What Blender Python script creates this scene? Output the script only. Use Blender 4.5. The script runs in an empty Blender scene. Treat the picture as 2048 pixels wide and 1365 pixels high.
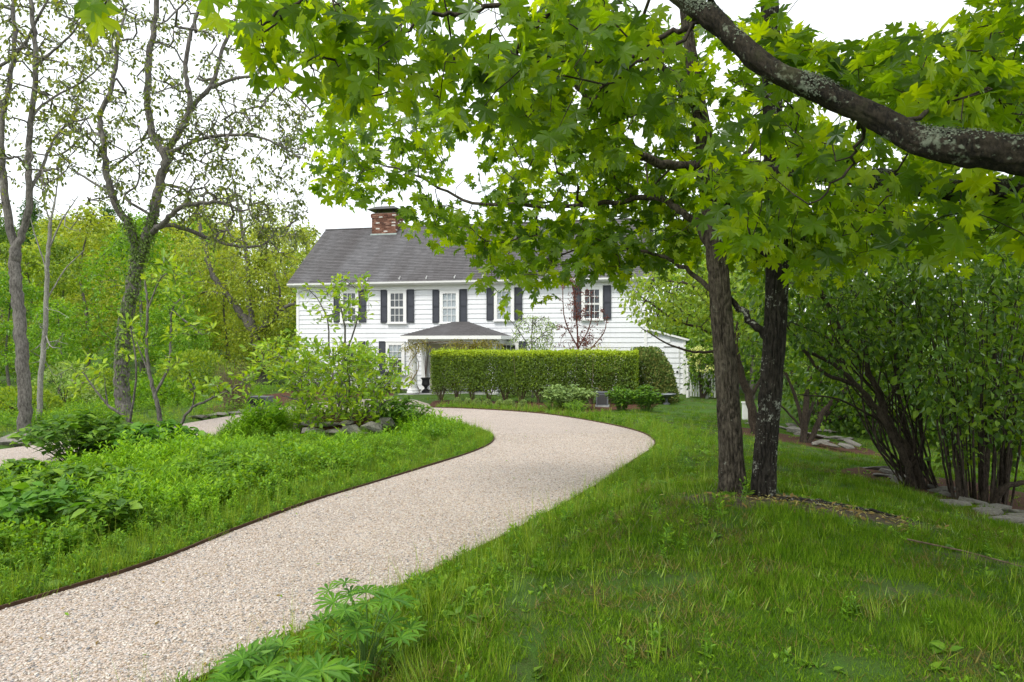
import bpy, bmesh, math, random
import numpy as np
from mathutils import Matrix, Vector
from mathutils.geometry import tessellate_polygon

# ------------------------------------------------------------------ camera, sky, sun, exposure
SC = bpy.context.scene
COL = SC.collection
CZ, FPX = 1.65, 1365.0
cam = bpy.data.objects.new('camera', bpy.data.cameras.new('camera'))
cam.data.lens = 24.0; cam.data.sensor_width = 36.0; cam.data.clip_start = 0.05; cam.data.clip_end = 1500
cam.location = (0, 0, CZ); cam.rotation_euler = (math.radians(90), 0, 0)
COL.objects.link(cam); SC.camera = cam

SUN_EL, SUN_ROT = math.radians(52), math.radians(215)
W = bpy.data.worlds.new('World'); SC.world = W; W.use_nodes = True
wn = W.node_tree.nodes; wl = W.node_tree.links
bg = wn['Background']
skyn = wn.new('ShaderNodeTexSky'); skyn.sky_type = 'NISHITA'; skyn.sun_disc = False
skyn.sun_elevation = SUN_EL; skyn.sun_rotation = SUN_ROT
wtc = wn.new('ShaderNodeTexCoord')
wnoise = wn.new('ShaderNodeTexNoise'); wnoise.inputs['Scale'].default_value = 2.2; wnoise.inputs['Detail'].default_value = 5
wl.new(wtc.outputs['Generated'], wnoise.inputs['Vector'])
wramp = wn.new('ShaderNodeValToRGB')
wramp.color_ramp.elements[0].position = 0.3; wramp.color_ramp.elements[0].color = (7.6, 8.1, 8.5, 1)
wramp.color_ramp.elements[1].position = 0.7; wramp.color_ramp.elements[1].color = (9.8, 10.0, 10.1, 1)
wl.new(wnoise.outputs['Fac'], wramp.inputs['Fac'])
wmix = wn.new('ShaderNodeMix'); wmix.data_type = 'RGBA'; wmix.inputs['Factor'].default_value = 0.93
wl.new(skyn.outputs['Color'], wmix.inputs[6]); wl.new(wramp.outputs['Color'], wmix.inputs[7])
wl.new(wmix.outputs[2], bg.inputs['Color']); bg.inputs['Strength'].default_value = 0.1

sd = bpy.data.lights.new('sun', 'SUN'); sd.energy = 1.5; sd.angle = math.radians(16); sd.color = (1.0, 0.95, 0.86)
so = bpy.data.objects.new('sun', sd); COL.objects.link(so)
sdir = Vector((math.sin(SUN_ROT) * math.cos(SUN_EL), math.cos(SUN_ROT) * math.cos(SUN_EL), math.sin(SUN_EL)))
so.rotation_euler = sdir.to_track_quat('Z', 'Y').to_euler(); so.location = sdir * 60
SC.view_settings.view_transform = 'Standard'; SC.view_settings.look = 'None'
SC.view_settings.exposure = 0.85; SC.view_settings.gamma = 1.0; SC.view_settings.use_curve_mapping = False
SC.render.engine = 'CYCLES'
SC.cycles.max_bounces = 8; SC.cycles.diffuse_bounces = 4; SC.cycles.glossy_bounces = 3; SC.cycles.transmission_bounces = 5
SC.cycles.use_denoising = True
SC.cycles.caustics_reflective = False; SC.cycles.caustics_refractive = False

rng = np.random.default_rng(11)

# ------------------------------------------------------------------ numeric helpers
def hash3(i, j, k):
    n = (i * 374761393 + j * 668265263 + k * 2147483647 + 1274126177) & 0xffffffff
    n = ((n ^ (n >> 13)) * 1274126177) & 0xffffffff
    return ((n ^ (n >> 16)) & 0xffff) / 65535.0
def vnoise(x, y, z=0.0):
    x, y, z = np.broadcast_arrays(np.asarray(x, float), np.asarray(y, float), np.asarray(z, float))
    xi, yi, zi = np.floor(x).astype(np.int64), np.floor(y).astype(np.int64), np.floor(z).astype(np.int64)
    fx, fy, fz = x - xi, y - yi, z - zi
    fx, fy, fz = [f * f * (3 - 2 * f) for f in (fx, fy, fz)]
    r = 0
    for a in (0, 1):
        for b in (0, 1):
            for c in (0, 1):
                w = (fx if a else 1 - fx) * (fy if b else 1 - fy) * (fz if c else 1 - fz)
                r = r + w * hash3(xi + a, yi + b, zi + c)
    return r
def fbm(x, y, z=0.0, o=3):
    r, s = 0, 0
    for i in range(o):
        r = r + vnoise(x * 2 ** i + 7.3 * i, y * 2 ** i - 3.1 * i, np.asarray(z) * 2 ** i) / 2 ** i; s += 1 / 2 ** i
    return r / s
def inpoly(x, y, poly):
    poly = np.asarray(poly, float); x = np.asarray(x, float); y = np.asarray(y, float)
    c = np.zeros(x.shape, bool); n = len(poly)
    for i in range(n):
        x0, y0 = poly[i]; x1, y1 = poly[(i + 1) % n]
        t = (y0 > y) != (y1 > y)
        with np.errstate(divide='ignore', invalid='ignore'):
            xx = (x1 - x0) * (y - y0) / (y1 - y0 + 1e-12) + x0
        c ^= t & (x < xx)
    return c
def dist_line(x, y, pl, closed=False):
    pl = np.asarray(pl, float); x = np.asarray(x, float); y = np.asarray(y, float)
    d = np.full(x.shape, 1e9); n = len(pl)
    for i in range(n if closed else n - 1):
        a = pl[i]; b = pl[(i + 1) % n]; ab = b - a; L = ab @ ab + 1e-12
        t = np.clip(((x - a[0]) * ab[0] + (y - a[1]) * ab[1]) / L, 0, 1)
        d = np.minimum(d, np.hypot(x - a[0] - t * ab[0], y - a[1] - t * ab[1]))
    return d
def spline(pts, n=8):
    p = np.asarray(pts, float); q = np.vstack([2 * p[0] - p[1], p, 2 * p[-1] - p[-2]]); out = []
    t = np.linspace(0, 1, n, endpoint=False)[:, None]
    for i in range(1, len(q) - 2):
        a, b, c, d = q[i - 1], q[i], q[i + 1], q[i + 2]
        out.append(0.5 * (2 * b + (c - a) * t + (2 * a - 5 * b + 4 * c - d) * t ** 2 + (3 * b - a - 3 * c + d) * t ** 3))
    return np.vstack(out + [p[-1:]])
def P(px, py, Y): return np.array([(px - 1024.0) / FPX * Y, Y, CZ - (py - 682.5) / FPX * Y])
def proj(p):
    p = np.atleast_2d(p); Y = np.maximum(p[:, 1], 1e-3)
    return 1024 + FPX * p[:, 0] / Y, 682.5 + FPX * (CZ - p[:, 2]) / Y
def smooth(a, b, x):
    t = np.clip((x - a) / (b - a), 0, 1); return t * t * (3 - 2 * t)

# ------------------------------------------------------------------ object helpers
def props(o, label=None, cat=None, group=None, kind=None):
    if label: o['label'] = label
    if cat: o['category'] = cat
    if group: o['group'] = group
    if kind: o['kind'] = kind
    return o
def thing(name, label, cat, loc=(0, 0, 0), rz=0.0, group=None):
    o = bpy.data.objects.new(name, None); COL.objects.link(o); o.location = Vector(loc); o.rotation_euler = (0, 0, rz)
    o.empty_display_size = 0.2
    return props(o, label, cat, group)
def mesh_np(name, V, F, mats, var=None, smoothf=False, midx=None, attrs=None):
    V = np.asarray(V, np.float32).reshape(-1, 3)
    me = bpy.data.meshes.new(name)
    Fs = F if isinstance(F, list) else [F]
    Fs = [np.asarray(f, np.int32) for f in Fs if len(f)]
    me.vertices.add(len(V)); me.vertices.foreach_set('co', V.ravel())
    nl = sum(f.size for f in Fs); nf = sum(len(f) for f in Fs)
    me.loops.add(nl); me.loops.foreach_set('vertex_index', np.concatenate([f.ravel() for f in Fs]))
    tot = np.concatenate([np.full(len(f), f.shape[1], np.int32) for f in Fs])
    me.polygons.add(nf); me.polygons.foreach_set('loop_start', np.concatenate([[0], np.cumsum(tot)[:-1]]).astype(np.int32))
    me.polygons.foreach_set('loop_total', tot)
    if midx is not None: me.polygons.foreach_set('material_index', np.asarray(midx, np.int32))
    me.polygons.foreach_set('use_smooth', np.full(nf, bool(smoothf)))
    for m in (mats if isinstance(mats, (list, tuple)) else [mats]): me.materials.append(m)
    if var is not None:
        a = me.attributes.new('var', 'FLOAT', 'POINT'); a.data.foreach_set('value', np.asarray(var, np.float32))
    for k, v in (attrs or {}).items():
        a = me.attributes.new(k, 'FLOAT', 'POINT'); a.data.foreach_set('value', np.asarray(v, np.float32))
    me.update(calc_edges=True); me.validate()
    return me
def link(name, me, parent=None, kind=None, loc=None):
    o = bpy.data.objects.new(name, me); COL.objects.link(o)
    if parent is not None: o.parent = parent
    if kind: o['kind'] = kind
    if loc is not None: o.location = loc
    return o
class MB:
    """collects boxes, tubes and polygons into one mesh"""
    def __init__(s): s.V = []; s.F = {}; s.n = 0; s.A = []
    def add(s, V, F, var=0.5):
        V = np.asarray(V, float).reshape(-1, 3); F = np.asarray(F, int)
        if len(F): s.F.setdefault(F.shape[1], []).append(F + s.n)
        s.V.append(V); s.n += len(V)
        s.A.append(np.broadcast_to(np.asarray(var, float), (len(V),)))
        return s
    def box(s, x0, x1, y0, y1, z0, z1, var=0.5):
        V = [(x, y, z) for z in (z0, z1) for y in (y0, y1) for x in (x0, x1)]
        F = [(0, 2, 3, 1), (4, 5, 7, 6), (0, 1, 5, 4), (2, 6, 7, 3), (0, 4, 6, 2), (1, 3, 7, 5)]
        return s.add(V, F, var)
    def poly(s, pts, var=0.5): return s.add(pts, [tuple(range(len(pts)))], var)
    def prism(s, pts2, axis_pts, var=0.5): return s
    def lathe(s, prof, seg=24, c=(0, 0), var=0.5):
        a = np.linspace(0, 2 * math.pi, seg, endpoint=False); n = len(prof)
        V = [(c[0] + r * math.cos(t), c[1] + r * math.sin(t), z) for r, z in prof for t in a]
        F = [(i * seg + j, i * seg + (j + 1) % seg, (i + 1) * seg + (j + 1) % seg, (i + 1) * seg + j) for i in range(n - 1) for j in range(seg)]
        s.add(V, F, var)
        s.add(V[:seg], [tuple(range(seg))[::-1]], var); s.add(V[-seg:], [tuple(range(seg))], var)
        return s
    def tube(s, pts, rad, sides=6, var=0.5):
        V, F = tube(pts, rad, sides); return s.add(V, F, var)
    def mesh(s, name, mat, sm=False):
        return mesh_np(name, np.vstack(s.V), [np.vstack(f) for f in s.F.values()], mat, np.concatenate(s.A), sm)
    def build(s, name, mat, parent=None, kind=None, sm=False): return link(name, s.mesh(name, mat, sm), parent, kind)
def tube(pts, rad, sides=6, cap=True):
    pts = np.asarray(pts, float); n = len(pts); rad = np.broadcast_to(np.asarray(rad, float), (n,))
    t = np.gradient(pts, axis=0); t /= np.linalg.norm(t, axis=1, keepdims=True) + 1e-9
    m = t.mean(0); ref = np.array([0, 0, 1.0]) if abs(m[2]) < 0.8 * np.linalg.norm(m) + 1e-9 else np.array([1.0, 0, 0])
    a = np.cross(t, ref); a /= np.linalg.norm(a, axis=1, keepdims=True) + 1e-9; b = np.cross(a, t)
    an = np.linspace(0, 2 * math.pi, sides, endpoint=False)
    V = pts[:, None] + rad[:, None, None] * (np.cos(an)[None, :, None] * a[:, None] + np.sin(an)[None, :, None] * b[:, None])
    i = np.arange(n - 1)[:, None] * sides; j = np.arange(sides)[None]; k = (j + 1) % sides
    F = np.stack([i + j, i + k, i + sides + k, i + sides + j], -1).reshape(-1, 4)
    return V.reshape(-1, 3), F
def place(TV, TF, pos, ax, nr, size):
    """copies of a template (axis +Y, normal +Z) at pos"""
    pos = np.asarray(pos, float); n = len(pos)
    y = ax / (np.linalg.norm(ax, axis=1, keepdims=True) + 1e-9)
    z = nr - (nr * y).sum(1, keepdims=True) * y; z /= np.linalg.norm(z, axis=1, keepdims=True) + 1e-9
    x = np.cross(y, z); M = np.stack([x, y, z], 1)
    V = np.einsum('kj,njc->nkc', TV, M) * np.broadcast_to(np.asarray(size, float), (n,))[:, None, None] + pos[:, None]
    F = (TF[None] + (np.arange(n) * len(TV))[:, None, None]).reshape(-1, TF.shape[1])
    return V.reshape(-1, 3), F
def frame_matrix(p, ax, nr, s):
    y = ax / np.linalg.norm(ax); z = nr - (nr @ y) * y; z /= np.linalg.norm(z) + 1e-9; x = np.cross(y, z)
    M = np.eye(4); M[:3, 0] = x * s; M[:3, 1] = y * s; M[:3, 2] = z * s; M[:3, 3] = p
    return Matrix(M.tolist())
def unit(v): return v / (np.linalg.norm(v, axis=-1, keepdims=True) + 1e-9)

# leaf templates: axis +Y, base at the origin, unit length
def maple_template(seed=0, fold=0.10, droop=0.30):
    r = np.random.default_rng(seed)
    h = [(0.15, -0.10), (0.44, -0.07), (0.30, 0.07), (0.19, 0.16), (0.44, 0.17), (0.66, 0.45), (0.45, 0.40), (0.42, 0.58), (0.15, 0.43), (0.28, 0.71), (0.11, 0.74)]
    out = [(0, 0.03)] + h + [(0, 1.0)] + [(-x, y) for x, y in h[::-1]]
    V = np.array([(0, 0.30)] + out) + r.normal(0, 0.012, (len(out) + 1, 2))
    z = fold * np.abs(V[:, 0]) - droop * (V[:, 0] ** 2 + (V[:, 1] - 0.3) ** 2) + r.normal(0, 0.018, len(V))
    V = np.column_stack([V, z]); m = len(out)
    return V, np.array([(0, 1 + i, 1 + (i + 1) % m) for i in range(m)])
def lance_template(w=0.28, seg=3, fold=0.25, droop=0.25, tipy=0.55):
    t = np.linspace(0, 1, seg + 1); wd = w * 0.5 * np.sin(np.pi * t ** (math.log(0.5) / math.log(tipy))) ; wd[0] = w * 0.06; wd[-1] = w * 0.01
    z = -droop * t ** 2
    V = []
    for i in range(seg + 1): V += [(-wd[i], t[i], z[i] + fold * wd[i]), (0, t[i], z[i]), (wd[i], t[i], z[i] + fold * wd[i])]
    F = []
    for i in range(seg): a = 3 * i; F += [(a, a + 1, a + 4, a + 3), (a + 1, a + 2, a + 5, a + 4)]
    return np.array(V), np.array(F)
def quadleaf(w=0.6): return np.array([(0, 0, 0), (w / 2, 0.5, 0.06), (0, 1, -0.1), (-w / 2, 0.5, 0.06)], float), np.array([(0, 1, 2, 3)])
MAPLE = [maple_template(s, 0.06 + 0.04 * s, 0.22 + 0.12 * s) for s in range(3)]
LANCE = lance_template(0.36, 3, 0.3, 0.22); OVATE = lance_template(0.62, 3, 0.22, 0.25, 0.42); NARROW = lance_template(0.16, 3, 0.2, 0.3)
OBOV = lance_template(0.46, 3, 0.25, 0.2, 0.60); QUAD = quadleaf(); OVAL2 = lance_template(0.55, 2, 0.25, 0.2, 0.5)

# ------------------------------------------------------------------ materials
class N:
    def __init__(s, name):
        s.m = bpy.data.materials.new(name); s.m.use_nodes = True; s.t = s.m.node_tree
        s.out = s.t.nodes['Material Output']; s.b = s.t.nodes['Principled BSDF']; s.b.inputs['Specular IOR Level'].default_value = 0.3
    def n(s, typ, **kw):
        q = s.t.nodes.new('ShaderNode' + typ)
        for k, v in kw.items():
            if k.startswith('_'): setattr(q, k[1:], v)
            else: q.inputs[k.replace('_', ' ')].default_value = v
        return q
    def l(s, a, b): s.t.links.new(a, b)
    def coord(s, scale=(1, 1, 1), kind='Object'):
        tc = s.n('TexCoord'); mp = s.n('Mapping'); mp.inputs['Scale'].default_value = scale; s.l(tc.outputs[kind], mp.inputs['Vector']); return mp.outputs[0]
    def noise(s, vec, scale, detail=4, rough=0.55, out='Fac'):
        q = s.n('TexNoise', Scale=scale, Detail=detail, Roughness=rough); s.l(vec, q.inputs['Vector']); return q.outputs[out]
    def ramp(s, fac, stops, interp='LINEAR'):
        q = s.n('ValToRGB'); e = q.color_ramp; e.interpolation = interp
        while len(e.elements) < len(stops): e.elements.new(0.5)
        for el, (p, c) in zip(e.elements, stops): el.position = p; el.color = (*c, 1) if not np.isscalar(c) else (c, c, c, 1)
        if fac is not None: s.l(fac, q.inputs['Fac'])
        return q.outputs['Color']
    def mix(s, fac, a, b, blend='MIX'):
        q = s.n('Mix', _data_type='RGBA', _blend_type=blend)
        for v, i in ((fac, 0), (a, 6), (b, 7)):
            if hasattr(v, 'is_linked'): s.l(v, q.inputs[i])
            else: q.inputs[i].default_value = v if i == 0 else (*v, 1)
        return q.outputs[2]
    def math(s, op, a, b=0.5):
        q = s.n('Math', _operation=op)
        for v, i in ((a, 0), (b, 1)):
            if hasattr(v, 'is_linked'): s.l(v, q.inputs[i])
            else: q.inputs[i].default_value = v
        return q.outputs[0]
    def attr(s, name): q = s.n('Attribute'); q.attribute_name = name; return q.outputs['Fac']
    def bump(s, h, dist=0.02, strength=0.6):
        q = s.n('Bump', Distance=dist, Strength=strength); s.l(h, q.inputs['Height']); s.l(q.outputs[0], s.b.inputs['Normal']); return q.outputs[0]
    def col(s, c):
        if hasattr(c, 'is_linked'): s.l(c, s.b.inputs['Base Color'])
        else: s.b.inputs['Base Color'].default_value = (*c, 1)
        return s
    def rough(s, r): s.b.inputs['Roughness'].default_value = r; return s
def leaf_mat(name, dark, mid, light, trans=0.45, tboost=1.9, yellow=(1.25, 1.1, 0.35), gloss=0.015, grough=0.5, vw=0.8):
    gf = (1.32, 1.36, 0.72); dark, mid, light = [tuple(a * b for a, b in zip(q, gf)) for q in (dark, mid, light)]
    k = N(name); k.t.nodes.remove(k.b)
    oi = k.n('ObjectInfo'); v = k.math('ADD', k.math('MULTIPLY', k.attr('var'), vw), k.math('MULTIPLY', oi.outputs['Random'], 1 - vw))
    c = k.ramp(v, [(0.05, dark), (0.5, mid), (0.95, light)])
    geo = k.n('NewGeometry'); nz = k.noise(geo.outputs['Position'], 9.0, 2)
    c = k.mix(1.0, c, k.ramp(nz, [(0.3, 0.82), (0.7, 1.15)]), 'MULTIPLY')
    tc = k.mix(1.0, c, tuple(tboost * y for y in yellow), 'MULTIPLY')
    d = k.n('BsdfDiffuse'); t = k.n('BsdfTranslucent'); g = k.n('BsdfGlossy', Roughness=grough); g.inputs['Color'].default_value = (0.9, 1, 0.9, 1)
    k.l(c, d.inputs['Color']); k.l(tc, t.inputs['Color'])
    m1 = k.n('MixShader'); m1.inputs[0].default_value = trans; k.l(d.outputs[0], m1.inputs[1]); k.l(t.outputs[0], m1.inputs[2])
    fr = k.n('LayerWeight', Blend=0.25); m2 = k.n('MixShader')
    k.l(k.math('ADD', k.math('MULTIPLY', fr.outputs['Fresnel'], 0.12 if gloss > 0 else 0.03), max(gloss, 0)), m2.inputs[0]); k.l(m1.outputs[0], m2.inputs[1]); k.l(g.outputs[0], m2.inputs[2])
    k.l(m2.outputs[0], k.out.inputs['Surface']); return k.m
def bark_mat(name, c0, c1, lichen=None, lam=0.62, scale=1.0, moss=None, bump=0.012):
    k = N(name); co = k.coord((1, 1, 0.36)); co2 = k.coord()
    a = k.noise(co, 46 * scale, 8, 0.72); b = k.noise(co, 9 * scale, 4)
    c = k.ramp(k.math('ADD', k.math('MULTIPLY', a, 0.72), k.math('MULTIPLY', b, 0.28)), [(0.41, c0), (0.60, c1)])
    if lichen:
        l1 = k.noise(co2, 7.0, 5, 0.7); l2 = k.noise(co2, 45.0, 3, 0.6)
        f = k.ramp(k.math('ADD', k.math('MULTIPLY', l1, 0.6), k.math('MULTIPLY', l2, 0.4)), [(lam - 0.03, 0.0), (lam + 0.03, 1.0)])
        c = k.mix(f, c, lichen)
    if moss:
        f = k.ramp(k.noise(co2, 3.0, 4, 0.6), [(0.52, 0.0), (0.66, 0.75)]); c = k.mix(f, c, moss)
    k.col(c).rough(0.9); k.bump(k.math('ADD', a, b), bump, 0.9); return k.m
def plain(name, c, rough=0.6, var=0.0, scale=12.0, bump=0.0):
    k = N(name)
    if var:
        nz = k.noise(k.coord(), scale, 5, 0.6); cc = k.mix(1.0, c, k.ramp(nz, [(0.25, 1 - var), (0.75, 1 + var)]), 'MULTIPLY'); k.col(cc)
        if bump: k.bump(nz, bump, 0.5)
    else: k.col(c)
    k.rough(rough); return k.m

M = {}
M['maple_leaf'] = leaf_mat('maple_leaf', (0.022, 0.054, 0.003), (0.068, 0.130, 0.005), (0.150, 0.215, 0.008), 0.66, 2.7, (1.45, 1.15, 0.2), 0.010, 0.5)
M['lilac_leaf'] = leaf_mat('lilac_leaf', (0.020, 0.050, 0.006), (0.064, 0.128, 0.011), (0.155, 0.225, 0.024), 0.42, 1.6, (1.2, 1.15, 0.35), 0.02)
M['magnolia_leaf'] = leaf_mat('magnolia_leaf', (0.080, 0.160, 0.014), (0.160, 0.270, 0.018), (0.290, 0.375, 0.028), 0.42, 1.5, (1.2, 1.05, 0.4), 0.025)
M['wood_leaf'] = leaf_mat('wood_leaf', (0.085, 0.150, 0.024), (0.150, 0.230, 0.030), (0.250, 0.320, 0.045), 0.45, 1.5, (1.2, 1.05, 0.4), 0.02)
M['yellow_leaf'] = leaf_mat('yellow_leaf', (0.150, 0.205, 0.030), (0.245, 0.310, 0.045), (0.370, 0.390, 0.070), 0.42, 1.4, (1.15, 1.0, 0.45), 0.02)
M['fresh_leaf'] = leaf_mat('fresh_leaf', (0.062, 0.145, 0.012), (0.118, 0.240, 0.016), (0.210, 0.335, 0.024), 0.45, 1.5, (1.2, 1.05, 0.4), 0.02)
M['spring_leaf'] = leaf_mat('spring_leaf', (0.034, 0.050, 0.012), (0.095, 0.135, 0.020), (0.210, 0.240, 0.038), 0.42, 1.6, (1.2, 1.0, 0.5), 0.03)
M['conifer'] = leaf_mat('conifer', (0.035, 0.085, 0.030), (0.055, 0.120, 0.040), (0.090, 0.165, 0.052), 0.25, 1.3, (1.1, 1.0, 0.6), 0.01)
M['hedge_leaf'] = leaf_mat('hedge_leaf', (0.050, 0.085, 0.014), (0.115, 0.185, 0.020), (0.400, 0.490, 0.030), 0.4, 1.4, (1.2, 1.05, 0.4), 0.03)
M['peony_leaf'] = leaf_mat('peony_leaf', (0.035, 0.090, 0.012), (0.080, 0.170, 0.016), (0.165, 0.265, 0.026), 0.38, 1.4, (1.1, 1.1, 0.4), 0.025)
M['meadow_leaf'] = leaf_mat('meadow_leaf', (0.075, 0.165, 0.012), (0.145, 0.285, 0.015), (0.250, 0.390, 0.025), 0.4, 1.4, (1.15, 1.08, 0.4), 0.015)
M['grey_leaf'] = leaf_mat('grey_leaf', (0.110, 0.170, 0.080), (0.160, 0.235, 0.110), (0.230, 0.300, 0.150), 0.3, 1.2, (1.1, 1.0, 0.8), 0.03)
M['lupine_leaf'] = leaf_mat('lupine_leaf', (0.034, 0.105, 0.014), (0.070, 0.175, 0.020), (0.130, 0.255, 0.030), 0.38, 1.4, (1.15, 1.1, 0.4), 0.02)
M['juniper'] = leaf_mat('juniper', (0.060, 0.110, 0.045), (0.105, 0.165, 0.065), (0.210, 0.190, 0.105), 0.2, 1.2, (1, 1, 0.8), 0.01)
M['purple_leaf'] = leaf_mat('purple_leaf', (0.060, 0.012, 0.018), (0.095, 0.018, 0.024), (0.150, 0.030, 0.030), 0.35, 1.4, (1.4, 0.7, 0.7), 0.05)
M['pale_leaf'] = leaf_mat('pale_leaf', (0.130, 0.200, 0.070), (0.190, 0.280, 0.100), (0.280, 0.350, 0.150), 0.4, 1.3, (1.1, 1.0, 0.7), 0.04)
M['bronze_leaf'] = leaf_mat('bronze_leaf', (0.120, 0.110, 0.030), (0.200, 0.170, 0.040), (0.270, 0.260, 0.060), 0.4, 1.3, (1.2, 1.0, 0.5), 0.03)
M['grass'] = leaf_mat('grass', (0.023, 0.058, 0.007), (0.070, 0.148, 0.014), (0.172, 0.262, 0.038), 0.28, 1.4, (1.15, 1.05, 0.35), -0.005, 0.6, 0.5)
M['weed_grass'] = leaf_mat('weed_grass', (0.075, 0.145, 0.014), (0.140, 0.230, 0.020), (0.250, 0.320, 0.045), 0.38, 1.35, (1.15, 1.05, 0.45), 0.03)
M['thatch'] = leaf_mat('thatch', (0.07, 0.055, 0.022), (0.125, 0.105, 0.045), (0.21, 0.18, 0.09), 0.15, 1.1, (1, 1, 0.9), 0.01, 0.5, 0.5)
M['blossom'] = leaf_mat('blossom', (0.50, 0.50, 0.30), (0.62, 0.62, 0.40), (0.72, 0.72, 0.52), 0.3, 1.1, (1, 1, 0.9), 0.02)
M['straw'] = leaf_mat('straw', (0.30, 0.26, 0.15), (0.42, 0.37, 0.24), (0.55, 0.50, 0.36), 0.25, 1.1, (1, 1, 0.9), 0.02)
M['dry_leaf'] = leaf_mat('dry_leaf', (0.10, 0.06, 0.03), (0.17, 0.11, 0.06), (0.27, 0.19, 0.11), 0.15, 1.1, (1, 1, 0.9), 0.02)
M['maple_bark'] = bark_mat('maple_bark', (0.016, 0.012, 0.009), (0.125, 0.104, 0.080), (0.26, 0.27, 0.22), 0.64)
M['dark_bark'] = bark_mat('dark_bark', (0.006, 0.005, 0.004), (0.042, 0.035, 0.028), (0.30, 0.31, 0.27), 0.585)
M['limb_bark'] = bark_mat('limb_bark', (0.005, 0.004, 0.003), (0.042, 0.033, 0.022), (0.17, 0.19, 0.14), 0.585, 1.6, (0.060, 0.062, 0.028), 0.010)
M['twig'] = bark_mat('twig', (0.022, 0.017, 0.012), (0.070, 0.055, 0.040))
M['grey_bark'] = bark_mat('grey_bark', (0.060, 0.053, 0.048), (0.205, 0.190, 0.172), (0.30, 0.31, 0.28), 0.66, 0.7)
M['pale_bark'] = bark_mat('pale_bark', (0.16, 0.15, 0.13), (0.34, 0.33, 0.30))
M['shrub_bark'] = bark_mat('shrub_bark', (0.022, 0.016, 0.012), (0.085, 0.064, 0.048), (0.17, 0.18, 0.14), 0.66)
M['tan_twig'] = bark_mat('tan_twig', (0.12, 0.085, 0.055), (0.26, 0.20, 0.14))
M['red_twig'] = plain('red_twig', (0.10, 0.03, 0.02), 0.7, 0.2)
M['lichen'] = plain('lichen', (0.135, 0.155, 0.115), 0.95, 0.45, 60.0)
M['green_stem'] = plain('green_stem', (0.075, 0.15, 0.03), 0.6, 0.2)

def ground_material():
    k = N('lawn_soil'); co = k.coord()
    n1 = k.noise(co, 1.1, 6, 0.6); n2 = k.noise(co, 14.0, 6, 0.7); n3 = k.noise(co, 120.0, 3, 0.6)
    g = k.ramp(k.math('ADD', k.math('MULTIPLY', n1, 0.5), k.math('MULTIPLY', n2, 0.5)), [(0.36, (0.080, 0.075, 0.030)), (0.45, (0.062, 0.115, 0.016)), (0.62, (0.060, 0.150, 0.014))])
    s = k.ramp(n2, [(0.3, (0.050, 0.034, 0.022)), (0.7, (0.150, 0.112, 0.078))])
    mu = k.ramp(n2, [(0.3, (0.060, 0.026, 0.015)), (0.7, (0.135, 0.060, 0.034))])
    br = k.math('MULTIPLY', k.math('SUBTRACT', n2, 0.5), 0.9)
    fs = k.ramp(k.math('ADD', k.attr('soil'), br), [(0.38, 0.0), (0.58, 1.0)])
    fm = k.ramp(k.math('ADD', k.attr('mulch'), k.math('MULTIPLY', br, 0.5)), [(0.42, 0.0), (0.55, 1.0)])
    c = k.mix(fm, k.mix(fs, g, s), mu)
    c = k.mix(1.0, c, k.ramp(n3, [(0.25, 0.6), (0.75, 1.35)]), 'MULTIPLY')
    k.col(c).rough(0.95); k.bump(k.math('ADD', n2, n3), 0.03, 0.8); return k.m
M['ground'] = ground_material()
def gravel_material():
    k = N('gravel'); co = k.coord()
    v = k.n('TexVoronoi', Scale=64.0); k.l(co, v.inputs['Vector'])
    v2 = k.n('TexVoronoi', Scale=75.0); k.l(co, v2.inputs['Vector'])
    sep = k.n('SeparateColor'); k.l(v.outputs['Color'], sep.inputs[0])
    c = k.ramp(sep.outputs[0], [(0.0, (0.21, 0.21, 0.22)), (0.12, (0.419, 0.330, 0.263)), (0.40, (0.529, 0.426, 0.354)), (0.68, (0.580, 0.493, 0.440)), (0.9, (0.659, 0.590, 0.546)), (1.0, (0.32, 0.32, 0.33))])
    big = k.noise(co, 0.8, 4); c = k.mix(1.0, c, k.ramp(big, [(0.3, 0.93), (0.7, 1.05)]), 'MULTIPLY')
    e = k.ramp(v.outputs['Distance'], [(0.35, 1.0), (0.8, 0.62)]); c = k.mix(1.0, c, e, 'MULTIPLY')
    k.col(c).rough(0.85); h = k.math('SUBTRACT', 1.0, v.outputs['Distance']); k.bump(h, 0.012, 1.0); return k.m
M['gravel'] = gravel_material()
def pebble_material():
    k = N('pebble'); oi = k.n('ObjectInfo')
    c = k.ramp(oi.outputs['Random'], [(0.0, (0.19, 0.20, 0.22)), (0.12, (0.400, 0.300, 0.220)), (0.38, (0.519, 0.426, 0.344)), (0.66, (0.570, 0.504, 0.440)), (0.90, (0.659, 0.610, 0.556)), (1.0, (0.30, 0.30, 0.31))])
    k.col(k.mix(1.0, c, k.ramp(k.noise(k.coord(), 60, 3), [(0.3, 0.85), (0.7, 1.1)]), 'MULTIPLY')).rough(0.75); return k.m
M['pebble'] = pebble_material()
def stone_material(name, a, b, spot=None):
    k = N(name); co = k.coord(); n = k.noise(co, 5, 8, 0.65); n2 = k.noise(k.coord((1, 1, 5)), 12, 6, 0.6)
    c = k.ramp(k.math('ADD', k.math('MULTIPLY', n, 0.5), k.math('MULTIPLY', n2, 0.5)), [(0.35, a), (0.65, b)])
    if spot: c = k.mix(k.ramp(k.noise(co, 9, 5, 0.7), [(0.58, 0.0), (0.66, 0.8)]), c, spot)
    k.col(c).rough(0.88); k.bump(n2, 0.02, 0.8); return k.m
M['stone'] = stone_material('stone', (0.16, 0.145, 0.125), (0.42, 0.40, 0.36), (0.55, 0.55, 0.50))
M['ledge_stone'] = stone_material('ledge_stone', (0.11, 0.10, 0.088), (0.30, 0.28, 0.25), (0.28, 0.30, 0.24))
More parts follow.
